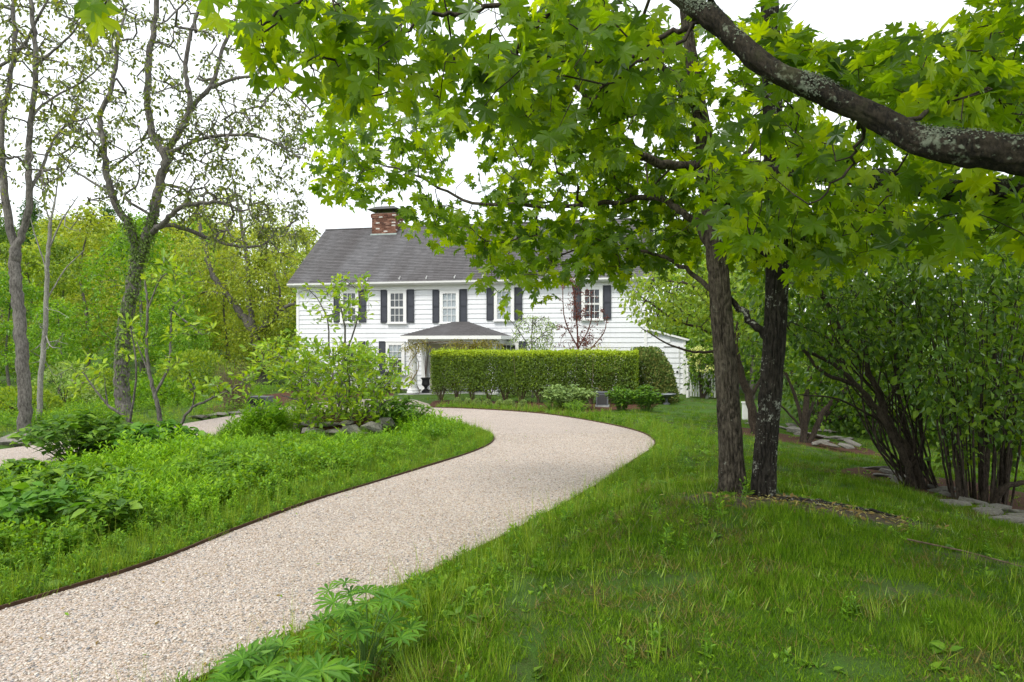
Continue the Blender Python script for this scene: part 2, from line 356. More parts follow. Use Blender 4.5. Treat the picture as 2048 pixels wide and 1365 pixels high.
M['flagstone'] = stone_material('flagstone', (0.26, 0.27, 0.27), (0.42, 0.43, 0.42))
def siding_material():
    k = N('white_siding'); n = k.noise(k.coord((0.3, 1, 3)), 3, 5, 0.6); st = k.noise(k.coord((6, 6, 0.35)), 1.4, 5, 0.65)
    c = k.mix(1.0, k.ramp(n, [(0.3, (0.74, 0.755, 0.80)), (0.7, (0.80, 0.81, 0.84))]), k.ramp(st, [(0.28, 0.92), (0.6, 1.0)]), 'MULTIPLY')
    k.col(c).rough(0.55); k.bump(k.noise(k.coord((0.4, 1, 14)), 14, 3), 0.003, 0.4); return k.m
M['siding'] = siding_material()
M['white_trim'] = plain('white_trim', (0.80, 0.80, 0.80), 0.5, 0.04, 4)
M['shutter'] = plain('shutter', (0.042, 0.046, 0.058), 0.5, 0.12, 8)
M['shutter_inset'] = plain('shutter_inset', (0.058, 0.062, 0.078), 0.45, 0.12, 8)
def shingle_material():
    k = N('roof_shingle'); co = k.coord((1.0, 0.16, 0.16)); st = k.noise(co, 0.75, 5, 0.6); fine = k.noise(k.coord(), 60, 3)
    c = k.ramp(st, [(0.30, (0.085, 0.078, 0.080)), (0.5, (0.112, 0.107, 0.111)), (0.70, (0.145, 0.143, 0.152))])
    c = k.mix(1.0, c, k.ramp(k.attr('var'), [(0.0, 0.72), (1.0, 1.25)]), 'MULTIPLY'); c = k.mix(1.0, c, k.ramp(fine, [(0.3, 0.8), (0.7, 1.2)]), 'MULTIPLY')
    k.col(c).rough(0.9); return k.m
M['shingle'] = shingle_material()
def brick_material():
    k = N('brick'); c = k.ramp(k.attr('var'), [(0.0, (0.085, 0.040, 0.030)), (0.35, (0.165, 0.075, 0.050)), (0.70, (0.235, 0.115, 0.080)), (0.89, (0.32, 0.19, 0.14)), (0.90, (0.60, 0.56, 0.52))])
    c = k.mix(1.0, c, k.ramp(k.noise(k.coord(), 18, 4), [(0.3, 0.75), (0.7, 1.15)]), 'MULTIPLY'); k.col(c).rough(0.9); return k.m
M['brick'] = brick_material()
M['mortar'] = plain('mortar', (0.30, 0.24, 0.20), 0.95, 0.2)
M['dark_metal'] = plain('dark_metal', (0.045, 0.043, 0.042), 0.5, 0.2)
M['flashing'] = plain('flashing', (0.36, 0.43, 0.41), 0.5, 0.25, 5)
M['rust'] = plain('rust', (0.070, 0.038, 0.022), 0.85, 0.45, 9, 0.004)
M['iron'] = plain('iron', (0.022, 0.022, 0.024), 0.5, 0.2)
M['porch_wall'] = plain('porch_wall', (0.52, 0.48, 0.40), 0.7, 0.05)
M['door'] = plain('door', (0.030, 0.038, 0.034), 0.45, 0.1)
M['curtain'] = plain('curtain', (0.62, 0.64, 0.66), 0.9, 0.1, 3)
M['dark_room'] = plain('dark_room', (0.060, 0.070, 0.080), 0.9, 0.5, 2)  # dimness of an unlit room, put into the colour
M['grey_box'] = plain('grey_box', (0.13, 0.14, 0.16), 0.55, 0.1)
M['pale_metal'] = plain('pale_metal', (0.52, 0.56, 0.60), 0.45, 0.05)
def glass_material():
    k = N('window_glass'); k.t.nodes.remove(k.b)
    g = k.n('BsdfGlossy', Roughness=0.03); t = k.n('BsdfTransparent'); t.inputs[0].default_value = (0.80, 0.84, 0.86, 1)
    lw = k.n('LayerWeight', Blend=0.45); m = k.n('MixShader')
    k.l(k.math('ADD', k.math('MULTIPLY', lw.outputs['Facing'], 0.22), 0.07), m.inputs[0]); k.l(t.outputs[0], m.inputs[1]); k.l(g.outputs[0], m.inputs[2]); k.l(m.outputs[0], k.out.inputs['Surface']); return k.m
M['glass'] = glass_material()

# ------------------------------------------------------------------ terrain
EDGE_R = [(-2.9, 1.4), (-2.3, 2.6), (-1.71, 3.74), (-1.25, 4.5), (-0.76, 5.38), (-0.12, 6.6), (0.48, 7.8), (1.21, 9.4), (1.95, 11.2), (2.65, 12.9), (2.95, 14.2), (2.95, 15.6), (2.55, 17.2), (1.75, 19.1), (0.85, 20.6), (-0.4, 21.75), (-1.6, 22.5), (-2.7, 22.95)]
EDGE_BACK = [(-3.0, 24.6), (-3.9, 26.9), (-4.9, 27.9), (-6.3, 27.2), (-7.4, 24.4), (-8.1, 20.3), (-8.7, 16.2), (-9.7, 12.6), (-10.6, 9.5), (-11.5, 6.0)]
EDGE_IN = [(-9.0, 6.0), (-8.0, 9.0), (-7.1, 11.6), (-6.4, 14.2), (-5.7, 17.0), (-4.7, 18.9), (-3.3, 19.2), (-2.1, 18.4), (-1.05, 16.7), (-0.48, 15.2), (-0.40, 13.9), (-0.75, 12.4), (-1.5, 10.5), (-2.05, 9.2), (-2.45, 8.2), (-2.8, 7.0), (-3.1, 5.8), (-3.58, 4.78), (-4.1, 3.6), (-4.7, 2.2), (-5.2, 1.0)]
eR, eB, eI = spline(EDGE_R, 5), spline(EDGE_BACK, 5), spline(EDGE_IN, 5)
DRIVE = np.vstack([eR, eB, eI])
ISLAND = np.vstack([eI, [(-8.5, 1.0)]])
def plane(y): return -0.15 - 0.0194 * np.clip(np.asarray(y, float), -10, 31)
MULCH_BED = [(4.5, 9.9), (5.15, 9.25), (5.55, 8.3), (6.0, 7.6), (7.6, 7.0), (9.6, 7.5), (9.0, 9.2), (7.2, 10.6), (5.6, 11.0)]
HEAP_BED = [(4.9, 16.3), (5.3, 14.6), (6.4, 13.4), (7.6, 13.6), (7.9, 15.2), (6.5, 17.0), (5.2, 17.6)]
HEDGE_BED = [(-3.1, 23.3), (-1.6, 22.7), (-0.4, 21.95), (0.85, 20.8), (1.6, 19.7), (2.2, 20.5), (4.5, 22.2), (5.2, 24.2), (-2.9, 26.2)]
LEFT_BED = [(-9.6, 20.7), (-8.9, 20.6), (-7.9, 23.5), (-7.2, 26.5), (-6.0, 28.2), (-5.0, 28.8), (-5.5, 31.8), (-10.4, 33.2), (-11, 28)]
MAG_BED = [(-5.0, 14.8), (-4.4, 14.25), (-3.3, 14.35), (-2.65, 15.0), (-2.7, 16.2), (-4.0, 16.8), (-5.0, 16.1)]
HOUSE_Z = -0.75
def sdrive(x, y):
    d = dist_line(x, y, DRIVE, True); return np.where(inpoly(x, y, DRIVE), -d, d)
def ground(x, y, want_d=False):
    x, y = np.broadcast_arrays(np.asarray(x, float), np.asarray(y, float))
    d = np.full(x.shape, 9.0); near = (np.abs(x) < 16) & (y > -2) & (y < 34)
    if near.any(): d[near] = sdrive(x[near], y[near])
    z = plane(y)
    up = smooth(0.0, 0.35, d)
    z = z + (0.09 * up - 0.05) + np.where(x > -2.8, 0.05 * smooth(0.05, 0.7, d) * (1 - smooth(0, 3, -x)) * (y < 20), 0)
    mound = 0.46 * np.exp(-((x - 1.9) / 2.3) ** 2 - ((y - 5.6) / 3.6) ** 2)
    z = z + np.where((x > -2.8), mound * smooth(0.0, 1.6, d), 0)
    z = z - 0.085 * np.maximum(x - 4.2, 0) ** 1.15 * smooth(0, 4, y) * (1 - smooth(18, 26, y)) * (1 - 0.6 * smooth(20, 60, x))
    isl = (x < 0) & (x > -9) & (y < 20)
    z = z + np.where(isl, 0.10 * smooth(0.2, 2.2, d), 0)
    z = z + 0.05 * (fbm(x * 0.9, y * 0.9, 1.0) - 0.5) * smooth(0.1, 1.0, d) * 1.4
    z = z + 0.012 * (vnoise(x * 2, y * 2, 5.0) - 0.5) * smooth(0.1, 0.6, d)
    # the wooded hillside on the left and the rise behind the house
    hill = 9.0 * smooth(52, 150, y + 0.35 * (-x)) * (1 - 0.30 * smooth(-60, 20, x)) + 2.0 * (fbm(x * 0.03, y * 0.03, 2.0) - 0.5) * smooth(45, 90, y)
    z = z + hill
    return (z, d) if want_d else z
def G1(x, y): return float(ground(np.array([x]), np.array([y]))[0])
def GP(px, py):
    """point of the ground seen at a pixel"""
    ys = np.linspace(1.5, 60, 1500); xs = (px - 1024) / FPX * ys; zr = CZ - (py - 682.5) / FPX * ys
    k = np.argmax(zr <= ground(xs, ys)); return np.array([xs[k], ys[k], zr[k]])

def build_ground():
    xs = np.unique(np.concatenate([np.linspace(-340, -16, 46), np.arange(-16, 14.01, 0.2), np.linspace(14, 260, 40)]))
    ys = np.unique(np.concatenate([np.linspace(-40, -1, 14), np.arange(-1, 33.01, 0.2), np.linspace(33, 420, 70)]))
    X, Y = np.meshgrid(xs, ys); Z, D = ground(X, Y, True)
    n, m = X.shape; i = np.arange(n - 1)[:, None] * m + np.arange(m - 1)[None]
    F = np.stack([i, i + 1, i + m + 1, i + m], -1).reshape(-1, 4)
    soil = np.exp(-(((X - 2.62) / 0.80) ** 2 + ((Y - 5.68 + 0.25 * (X - 2.62)) / 0.34) ** 2)) * 1.1
    soil += np.exp(-(((X - 2.15) / 0.62) ** 2 + ((Y - 5.9) / 0.40) ** 2)) * 0.92
    for cx, cy, a, b in ((2.2, 3.9, .3, .15), (3.2, 4.6, .5, .13), (3.6, 4.3, .5, .14), (1.5, 3.1, .3, .12), (3.9, 6.6, .6, .12), (1.0, 4.1, .3, .1)):
        soil += 0.62 * np.exp(-(((X - cx) / a) ** 2 + ((Y - cy) / b) ** 2))
    soil += 0.6 * (D < 0.0)
    mul = np.zeros(X.shape)
    for p in (MULCH_BED, HEAP_BED, HEDGE_BED, LEFT_BED, MAG_BED):
        ins = inpoly(X, Y, p); dd = dist_line(X, Y, p, True); mul = np.maximum(mul, np.clip(0.5 + np.where(ins, dd, -dd) * 2.0, 0, 1))
    me = mesh_np('ground', np.stack([X, Y, Z], -1), F, M['ground'], smoothf=True, attrs={'soil': np.clip(soil, 0, 1).ravel(), 'mulch': mul.ravel()})
    link('ground', me, kind='structure')
build_ground()

def drive():
    pts = [Vector((x, y, 0)) for x, y in DRIVE]
    tri = tessellate_polygon([pts])
    bm = bmesh.new(); vs = [bm.verts.new((x, y, float(plane(y)) + 0.012)) for x, y in DRIVE]
    for t in tri:
        try: bm.faces.new([vs[i] for i in t])
        except ValueError: pass
    bmesh.ops.recalc_face_normals(bm, faces=bm.faces)
    if bm.faces[:][0].normal.z < 0: bmesh.ops.reverse_faces(bm, faces=bm.faces)
    me = bpy.data.meshes.new('driveway'); bm.to_mesh(me); bm.free(); me.materials.append(M['gravel'])
    link('driveway', me, kind='structure')
drive()

def instances(name, pts, rots, scales, protos, ids, kind='stuff', label=None, parent=None):
    """one object whose geometry nodes set small meshes on points"""
    pts = np.asarray(pts, np.float32)
    me = bpy.data.meshes.new(name); me.vertices.add(len(pts)); me.vertices.foreach_set('co', pts.ravel())
    a = me.attributes.new('rot', 'FLOAT_VECTOR', 'POINT'); a.data.foreach_set('vector', np.asarray(rots, np.float32).ravel())
    a = me.attributes.new('scl', 'FLOAT', 'POINT'); a.data.foreach_set('value', np.asarray(scales, np.float32).ravel())
    a = me.attributes.new('pid', 'INT', 'POINT'); a.data.foreach_set('value', np.asarray(ids, np.int32).ravel())
    o = link(name, me, parent, kind)
    if label: o['label'] = label
    ng = bpy.data.node_groups.new(name + '_scatter', 'GeometryNodeTree')
    ng.interface.new_socket('Geometry', in_out='INPUT', socket_type='NodeSocketGeometry'); ng.interface.new_socket('Geometry', in_out='OUTPUT', socket_type='NodeSocketGeometry')
    gi = ng.nodes.new('NodeGroupInput'); go = ng.nodes.new('NodeGroupOutput'); jn = ng.nodes.new('GeometryNodeJoinGeometry')
    def na(nm, t): q = ng.nodes.new('GeometryNodeInputNamedAttribute'); q.data_type = t; q.inputs['Name'].default_value = nm; return q.outputs['Attribute']
    r, s, p = na('rot', 'FLOAT_VECTOR'), na('scl', 'FLOAT'), na('pid', 'INT')
    e2r = ng.nodes.new('FunctionNodeEulerToRotation'); ng.links.new(r, e2r.inputs[0])
    for k, po in enumerate(protos):
        ob = ng.nodes.new('GeometryNodeObjectInfo'); ob.inputs['Object'].default_value = po; ob.inputs['As Instance'].default_value = True
        ip = ng.nodes.new('GeometryNodeInstanceOnPoints'); cp = ng.nodes.new('FunctionNodeCompare'); cp.data_type = 'INT'; cp.operation = 'EQUAL'
        ng.links.new(p, cp.inputs[2]); cp.inputs[3].default_value = k
        ng.links.new(gi.outputs[0], ip.inputs['Points']); ng.links.new(cp.outputs[0], ip.inputs['Selection']); ng.links.new(ob.outputs['Geometry'], ip.inputs['Instance'])
        ng.links.new(e2r.outputs[0], ip.inputs['Rotation']); ng.links.new(s, ip.inputs['Scale']); ng.links.new(ip.outputs[0], jn.inputs[0])
    ng.links.new(jn.outputs[0], go.inputs[0])
    md = o.modifiers.new('scatter', 'NODES'); md.node_group = ng
    return o
def proto(name, me): return bpy.data.objects.new(name, me)

def drive_edging():
    for name, pl, lab in (('lawn_edging', eR, 'rusty brown metal edging strip between gravel drive and lawn'),
                          ('island_edging', eI, 'rusty brown metal edging strip around the planted island'),
                          ):
        pl = np.asarray(pl); t = unit(np.gradient(pl, axis=0)); nrm = np.stack([t[:, 1], -t[:, 0]], 1)
        wob = 0.012 * (vnoise(np.arange(len(pl)) * 0.7, 0.0) - 0.5)
        V = []
        for (x, y), (nx, ny), w in zip(pl, nrm, wob):
            z = float(plane(y)); top = z + 0.040 + w
            for s in (-0.008, 0.008): V += [(x + nx * s, y + ny * s, z - 0.08), (x + nx * s, y + ny * s, top)]
        n = len(pl); F = []
        for i in range(n - 1):
            a = 4 * i; b = a + 4; F += [(a, a + 1, b + 1, b), (a + 2, b + 2, b + 3, a + 3), (a + 1, a + 3, b + 3, b + 1)]
        o = link('drive_edging', mesh_np('drive_edging', V, np.array(F), M['rust'])); props(o, lab, 'edging strip', 'metal edging along the drive')
drive_edging()

def pebbles():
    pro = []
    for s in range(4):
        bm = bmesh.new(); bmesh.ops.create_icosphere(bm, subdivisions=1, radius=1.0); r = random.Random(s)
        for v in bm.verts: v.co = Vector((v.co.x * r.uniform(.8, 1.25), v.co.y * r.uniform(.7, 1.0), v.co.z * r.uniform(.4, .7)))
        me = bpy.data.meshes.new('pebble'); bm.to_mesh(me); bm.free(); me.materials.append(M['pebble']); pro.append(proto('pebble', me))
    n = 120000; x = rng.uniform(-4.8, 3, n); y = 2.4 + 13.0 * rng.random(n) ** 1.7
    k = inpoly(x, y, DRIVE) & (sdrive(x, y) < -0.02) & (np.abs(x) < 0.8 * y + 0.6); x, y = x[k], y[k]
    z = plane(y) + 0.012 + 0.004 * rng.random(len(x))
    instances('gravel_stones', np.stack([x, y, z], 1), rng.uniform(-.5, .5, (len(x), 3)) + np.stack([0 * x, 0 * x, rng.uniform(0, 6.28, len(x))], 1), 0.0052 + 0.0080 * rng.random(len(x)) ** 2.2, pro, rng.integers(0, 4, len(x)))
pebbles()

# ------------------------------------------------------------------ house
HX, HY, HA = -10.53, 33.5, -math.atan2(3.5, 16.42)
HU = np.array([math.cos(HA), math.sin(HA)]); HV = np.array([-HU[1], HU[0]])
def hs(px, d=0.0):
    """metres along the facade of a pixel column, d metres in front of the wall"""
    k = (px - 1024) / FPX; bx, by = HX - d * HV[0], HY - d * HV[1]
    return (k * by - bx) / (HU[0] - k * HU[1])
def hz(py, s, d=0.0): return CZ - (py - 682.5) / FPX * (HY + s * HU[1] - d * HV[1]) - HOUSE_Z
def hw(s, d=0.0, z=0.0): return np.array([HX + s * HU[0] - d * HV[0], HY + s * HU[1] - d * HV[1], HOUSE_Z + z])
HL, HD, EAVE, RIDGE = 16.8, 7.0, 5.12, 8.30
def house():
    H = thing('house', 'long white two storey clapboard house with dark shutters and grey roof', 'house', (HX, HY, HOUSE_Z), HA)
    mb = MB(); mb.box(0.05, HL - 0.05, 0.05, HD - 0.05, -0.4, EAVE - 0.05)
    mb.add([(0.05, 0.05, EAVE - 0.05), (0.05, HD - 0.05, EAVE - 0.05), (0.05, HD / 2, RIDGE - 0.12)], [(0, 2, 1)])
    mb.add([(HL - 0.05, 0.05, EAVE - 0.05), (HL - 0.05, HD - 0.05, EAVE - 0.05), (HL - 0.05, HD / 2, RIDGE - 0.12)], [(0, 1, 2)])
    mb.build('wall', M['siding'], H)
    mb = MB(); mb.box(0.02, HL - 0.02, 0.02, HD, -0.6, 0.12); mb.build('foundation', M['stone'], H)
    # clapboards, one object each
    pit = 0.222; n = int((EAVE - 0.25) / pit); r = random.Random(3)
    for i in range(n):
        z0 = 0.12 + i * pit; z1 = z0 + pit + 0.012; w = r.uniform(-.003, .003)
        b = MB()
        V = [(0.06, -0.032 + w, z0), (HL - 0.06, -0.032 + w, z0 + r.uniform(-.003, .003)), (HL - 0.06, 0.045, z0), (0.06, 0.045, z0), (0.06, -0.004, z1), (HL - 0.06, -0.004, z1), (HL - 0.06, 0.045, z1), (0.06, 0.045, z1)]
        b.add(V, [(0, 1, 5, 4), (0, 3, 2, 1), (4, 5, 6, 7), (0, 4, 7, 3), (1, 2, 6, 5), (3, 7, 6, 2)]); b.build('clapboard', M['siding'], H)
    for x0, x1 in ((-0.03, 0.10), (HL - 0.10, HL + 0.03)):
        b = MB(); b.box(x0, x1, -0.055, 0.10, 0, EAVE - 0.1); b.build('corner_board', M['white_trim'], H)
    b = MB(); b.box(-0.05, HL + 0.05, -0.062, 0.02, EAVE - 0.30, EAVE - 0.04); b.build('frieze_board', M['white_trim'], H)
    b = MB(); b.box(-0.28, HL + 0.28, -0.34, 0.0, EAVE - 0.10, EAVE - 0.05); b.build('soffit', M['white_trim'], H)
    b = MB(); b.add([(-0.30, -0.36, EAVE - 0.09), (-0.30, -0.47, EAVE - 0.02), (-0.30, -0.48, EAVE + 0.06), (-0.30, -0.345, EAVE + 0.06), (HL + .3, -0.36, EAVE - 0.09), (HL + .3, -0.47, EAVE - 0.02), (HL + .3, -0.48, EAVE + 0.06), (HL + .3, -0.345, EAVE + 0.06)],
          [(0, 1, 5, 4), (1, 2, 6, 5), (2, 3, 7, 6), (0, 4, 7, 3), (0, 3, 2, 1), (4, 5, 6, 7)]); b.build('gutter', M['white_trim'], H)
    # roof with courses of shingles
    sl = np.array([HD / 2 + 0.36, RIDGE - EAVE - 0.02]); Ls = np.hypot(*sl); ud = sl / Ls; un = np.array([-ud[1], ud[0]])
    roof = MB()
    for sgn in (1, -1):
        q = lambda a, h: ((-0.36 + a * ud[0] + h * un[0]) if sgn > 0 else HD + 0.36 - a * ud[0] - h * un[0], EAVE + 0.0 + a * ud[1] + h * un[1])
        V = []
        for x in (-0.28, HL + 0.28):
            for a, h in ((0, 0), (Ls, 0), (Ls, 0.10), (0, 0.10)): y, z = q(a, h); V.append((x, y, z))
        roof.add(V, [(0, 1, 2, 3), (4, 7, 6, 5), (0, 4, 5, 1), (1, 5, 6, 2), (2, 6, 7, 3), (3, 7, 4, 0)])
    R = roof.build('roof', M['shingle'], H)
    sh = MB(); nr = 36; ex = Ls / nr; rr = np.random.default_rng(5)
    for i in range(nr):
        x = -0.30 + (i % 2) * -0.15
        while x < HL + 0.28:
            wdt = rr.uniform(.26, .36); x0, x1 = max(x, -0.30), min(x + wdt - 0.006, HL + 0.30); x += wdt
            if x1 - x0 < 0.03: continue
            a0, a1 = i * ex - 0.03 + rr.uniform(-.004, .004), (i + 1) * ex; h0, h1 = 0.122 + rr.uniform(0, .006), 0.104
            P4 = []
            for a, h in ((a0, h0), (a1, h1), (a0, 0.095)): P4.append((-0.36 + a * ud[0] + h * un[0], EAVE + a * ud[1] + h * un[1]))
            (ya, za), (yb, zb), (yc, zc) = P4
            sh.add([(x0, ya, za), (x1, ya, za), (x1, yb, zb), (x0, yb, zb), (x0, yc, zc), (x1, yc, zc)], [(0, 1, 2, 3), (4, 5, 1, 0)], rr.uniform(.25, .75))
    sh.build('shingle', M['shingle'], R, 'stuff')
    b = MB(); b.tube([(-0.3, HD / 2, RIDGE + 0.10), (HL + 0.3, HD / 2, RIDGE + 0.10)], 0.07, 6, 0.3); b.build('ridge_cap', M['shingle'], R)
    for x in (-0.30, HL + 0.28):
        b = MB(); V = []
        for xx in (x - 0.0, x + 0.025):
            for a, h in ((-0.02, -0.12), (Ls, -0.12), (Ls, 0.09), (-0.02, 0.09)): V.append((xx, -0.36 + a * ud[0] + h * un[0], EAVE + a * ud[1] + h * un[1]))
        b.add(V, [(0, 1, 2, 3), (4, 7, 6, 5), (0, 4, 5, 1), (2, 6, 7, 3), (3, 7, 4, 0)]); b.build('rake_board', M['white_trim'], H)
    for px in (740, 804, 857, 913, 968, 1040, 1095, 1180, 1262):
        s = hs(px); b = MB(); b.tube([(s, -0.26, EAVE + 0.20), (s, -0.40, EAVE + 0.16), (s, -0.46, EAVE + 0.24)], 0.014, 4); b.tube([(s, -0.40, EAVE + 0.16), (s + .05, -0.36, EAVE + 0.32)], 0.013, 4)
        b.build('snow_guard', M['white_trim'], H)
    chimney(H)
    # windows
    for (pc, py0, py1, kind) in ((700.5, 581, 645, 'dark'), (795.5, 581, 646, 'dark'), (900, 581, 646, 'curtain'), (1009, 577, 641, 'curtain'), (1184.5, 573, 639, 'dark'),
                                 (699, 684, 748, 'dark'), (792, 684, 748, 'blind'), (1018, 684, 748, 'dark')):
        s = hs(pc); z1, z0 = hz(py0, s), hz(py1, s)
        upper = py0 < 600
        window(H, s, z0, z1, kind)
        for q in (-1, 1):
            if pc == 699 and q < 0: continue
            if pc == 792 and q > 0: continue
            if pc == 1018 and q < 0: continue
            shutter(H, s + q * (0.47 + 0.025 + 0.17), z0 + 0.0, z1 + 0.03)
    wing(H); porch(H); return H
def chimney(H):
    s = hs(776, -HD / 2); y = HD / 2 - 0.05; w, dd = 0.66, 0.52; zt = RIDGE + 0.82; zb = RIDGE - 0.80
    c = MB(); c.box(s - w + .012, s + w - .012, y - dd + .012, y + dd - .012, zb, zt - 0.02); C = c.build('chimney', M['mortar'], H)
    b = MB(); r = random.Random(8); bh = 0.075; n = int((zt - zb) / bh)
    for i in range(n):
        z0 = zb + i * bh; top = (0.035 if i >= n - 3 else 0) + (0.02 if i == n - 2 else 0)
        for side in range(4):
            L = 2 * (w if side % 2 == 0 else dd) + 2 * top; a = -L / 2 - (0.11 if (i + side) % 2 else 0)
            while a < L / 2 - 0.02:
                a0, a1 = max(a, -L / 2), min(a + 0.205, L / 2); a += 0.22
                if a1 - a0 < 0.04: continue
                o = 0.006 + r.uniform(0, .006) + top; v = r.random() ** 0.8 * (0.85 if r.random() < .8 else 1.1)
                v = min(v, 1.0) if r.random() > .06 else 0.95
                if side == 0: b.box(s + a0, s + a1, y - dd - o, y - dd + .05, z0, z0 + bh - .012, v)
                elif side == 2: b.box(s + a0, s + a1, y + dd - .05, y + dd + o, z0, z0 + bh - .012, v)
                elif side == 1: b.box(s + w - .05, s + w + o, y + a0, y + a1, z0 + .001, z0 + bh - .013, v)
                else: b.box(s - w - o, s - w + .05, y + a0, y + a1, z0 + .001, z0 + bh - .013, v)
    b.build('brick', M['brick'], C, 'stuff')
    c = MB(); q = zt + 0.16
    c.add([(s - .88, y - .72, q), (s + .88, y - .72, q), (s + .88, y + .72, q), (s - .88, y + .72, q), (s - .50, y - .36, q + .20), (s + .50, y - .36, q + .20), (s + .50, y + .36, q + .20), (s - .50, y + .36, q + .20)],
          [(0, 3, 2, 1), (4, 5, 6, 7), (0, 1, 5, 4), (1, 2, 6, 5), (2, 3, 7, 6), (3, 0, 4, 7)]); c.build('chimney_cap', M['dark_metal'], C)
    for dx in (-.45, .45):
        for dy in (-.3, .3):
            c = MB(); c.box(s + dx - .03, s + dx + .03, y + dy - .03, y + dy + .03, zt - .03, q + .01); c.build('cap_post', M['dark_metal'], C)
    zf = RIDGE - 0.58; c = MB(); k = (RIDGE - EAVE) / (HD / 2 + .36); yf = y - dd
    c.add([(s - w - .18, yf - .30, zf - .28 * k + .13), (s + w + .06, yf - .30, zf - .28 * k + .13), (s + w + .06, yf - .02, zf + .13), (s - w - .18, yf - .02, zf + .13), (s - w - .05, yf - .025, zf + .30), (s + w + .05, yf - .025, zf + .30)], [(0, 1, 2, 3), (3, 2, 5, 4)])
    c.build('flashing', M['flashing'], C)
def window(H, s, z0, z1, kind):
    w = 0.47
    f = MB(); t = 0.115
    f.box(s - w, s - w + t, -0.125, 0.03, z0, z1); f.box(s + w - t, s + w, -0.125, 0.03, z0, z1); f.box(s - w + t, s + w - t, -0.125, 0.03, z1 - t, z1)
    f.box(s - w - .03, s + w + .03, -0.15, 0.03, z1, z1 + 0.035)
    W_ = f.build('window', M['white_trim'], H)
    b = MB(); b.box(s - w - .035, s + w + .035, -0.16, 0.03, z0 - 0.06, z0); b.build('sill', M['white_trim'], W_)
    gx0, gx1, gz0, gz1 = s - w + t, s + w - t, z0, z1 - t; zm = (gz0 + gz1) / 2
    for a0, a1, yy in ((gz0, zm, -0.088), (zm, gz1, -0.102)):
        b = MB(); r = 0.042
        b.box(gx0, gx0 + r, yy - .02, yy + .012, a0, a1); b.box(gx1 - r, gx1, yy - .02, yy + .012, a0, a1); b.box(gx0 + r, gx1 - r, yy - .02, yy + .012, a0, a0 + r); b.box(gx0 + r, gx1 - r, yy - .02, yy + .012, a1 - r, a1); b.build('sash', M['white_trim'], W_)
        m = MB(); pw, ph = (gx1 - gx0 - 2 * r) / 3, (a1 - a0 - 2 * r) / 2
        for i in (1, 2): m.box(gx0 + r + i * pw - .011, gx0 + r + i * pw + .011, yy - .015, yy + .008, a0 + r, a1 - r)
        m.box(gx0 + r, gx1 - r, yy - .013, yy + .006, a0 + r + ph - .011, a0 + r + ph + .011); m.build('glazing_bar', M['white_trim'], W_)
        for i in range(3):
            for j in range(2):
                p = MB(); ti = random.uniform(-.003, .003); x0 = gx0 + r + i * pw; zz = a0 + r + j * ph
                p.add([(x0, yy + .001 + ti, zz), (x0 + pw, yy + .001 - ti, zz), (x0 + pw, yy + .001 - ti * .4, zz + ph), (x0, yy + .001 + ti * .4, zz + ph)], [(0, 1, 2, 3)]); p.build('pane', M['glass'], W_)
    b = MB(); b.box(gx0, gx1, -0.052, 0.02, gz0, gz1); o = b.build('dark_backing', M['dark_room'], W_)  # dark panel close behind the panes, standing in for the unlit room
    if kind != 'dark':
        n = 24; xs = np.linspace(gx0, gx1, n); V = []
        zt = gz1; zb = gz0 if kind == 'curtain' else zm + 0.08
        for i, x in enumerate(xs): V += [(x, -0.064 + 0.006 * math.sin(i * 1.9), zb), (x, -0.064 + 0.006 * math.sin(i * 1.9), zt)]
        link('curtain', mesh_np('curtain', V, np.array([(2 * i, 2 * i + 2, 2 * i + 3, 2 * i + 1) for i in range(n - 1)]), M['curtain']), W_)
def shutter(H, c, z0, z1):
    w = 0.17; b = MB(); f = 0.035; zm = z0 + (z1 - z0) * 0.5
    b.box(c - w, c - w + f, -0.085, -0.042, z0, z1); b.box(c + w - f, c + w, -0.085, -0.042, z0, z1)
    for a0, a1 in ((z0, z0 + .075), (zm - .03, zm + .03), (z1 - .05, z1)): b.box(c - w + f, c + w - f, -0.085, -0.042, a0, a1)
    S = b.build('shutter', M['shutter'], H)
    for a0, a1 in ((z0 + .075, zm - .03), (zm + .03, z1 - .05)):
        p = MB(); p.box(c - w + f, c + w - f, -0.066, -0.043, a0, a1); p.build('shutter_panel', M['shutter_inset'], S)
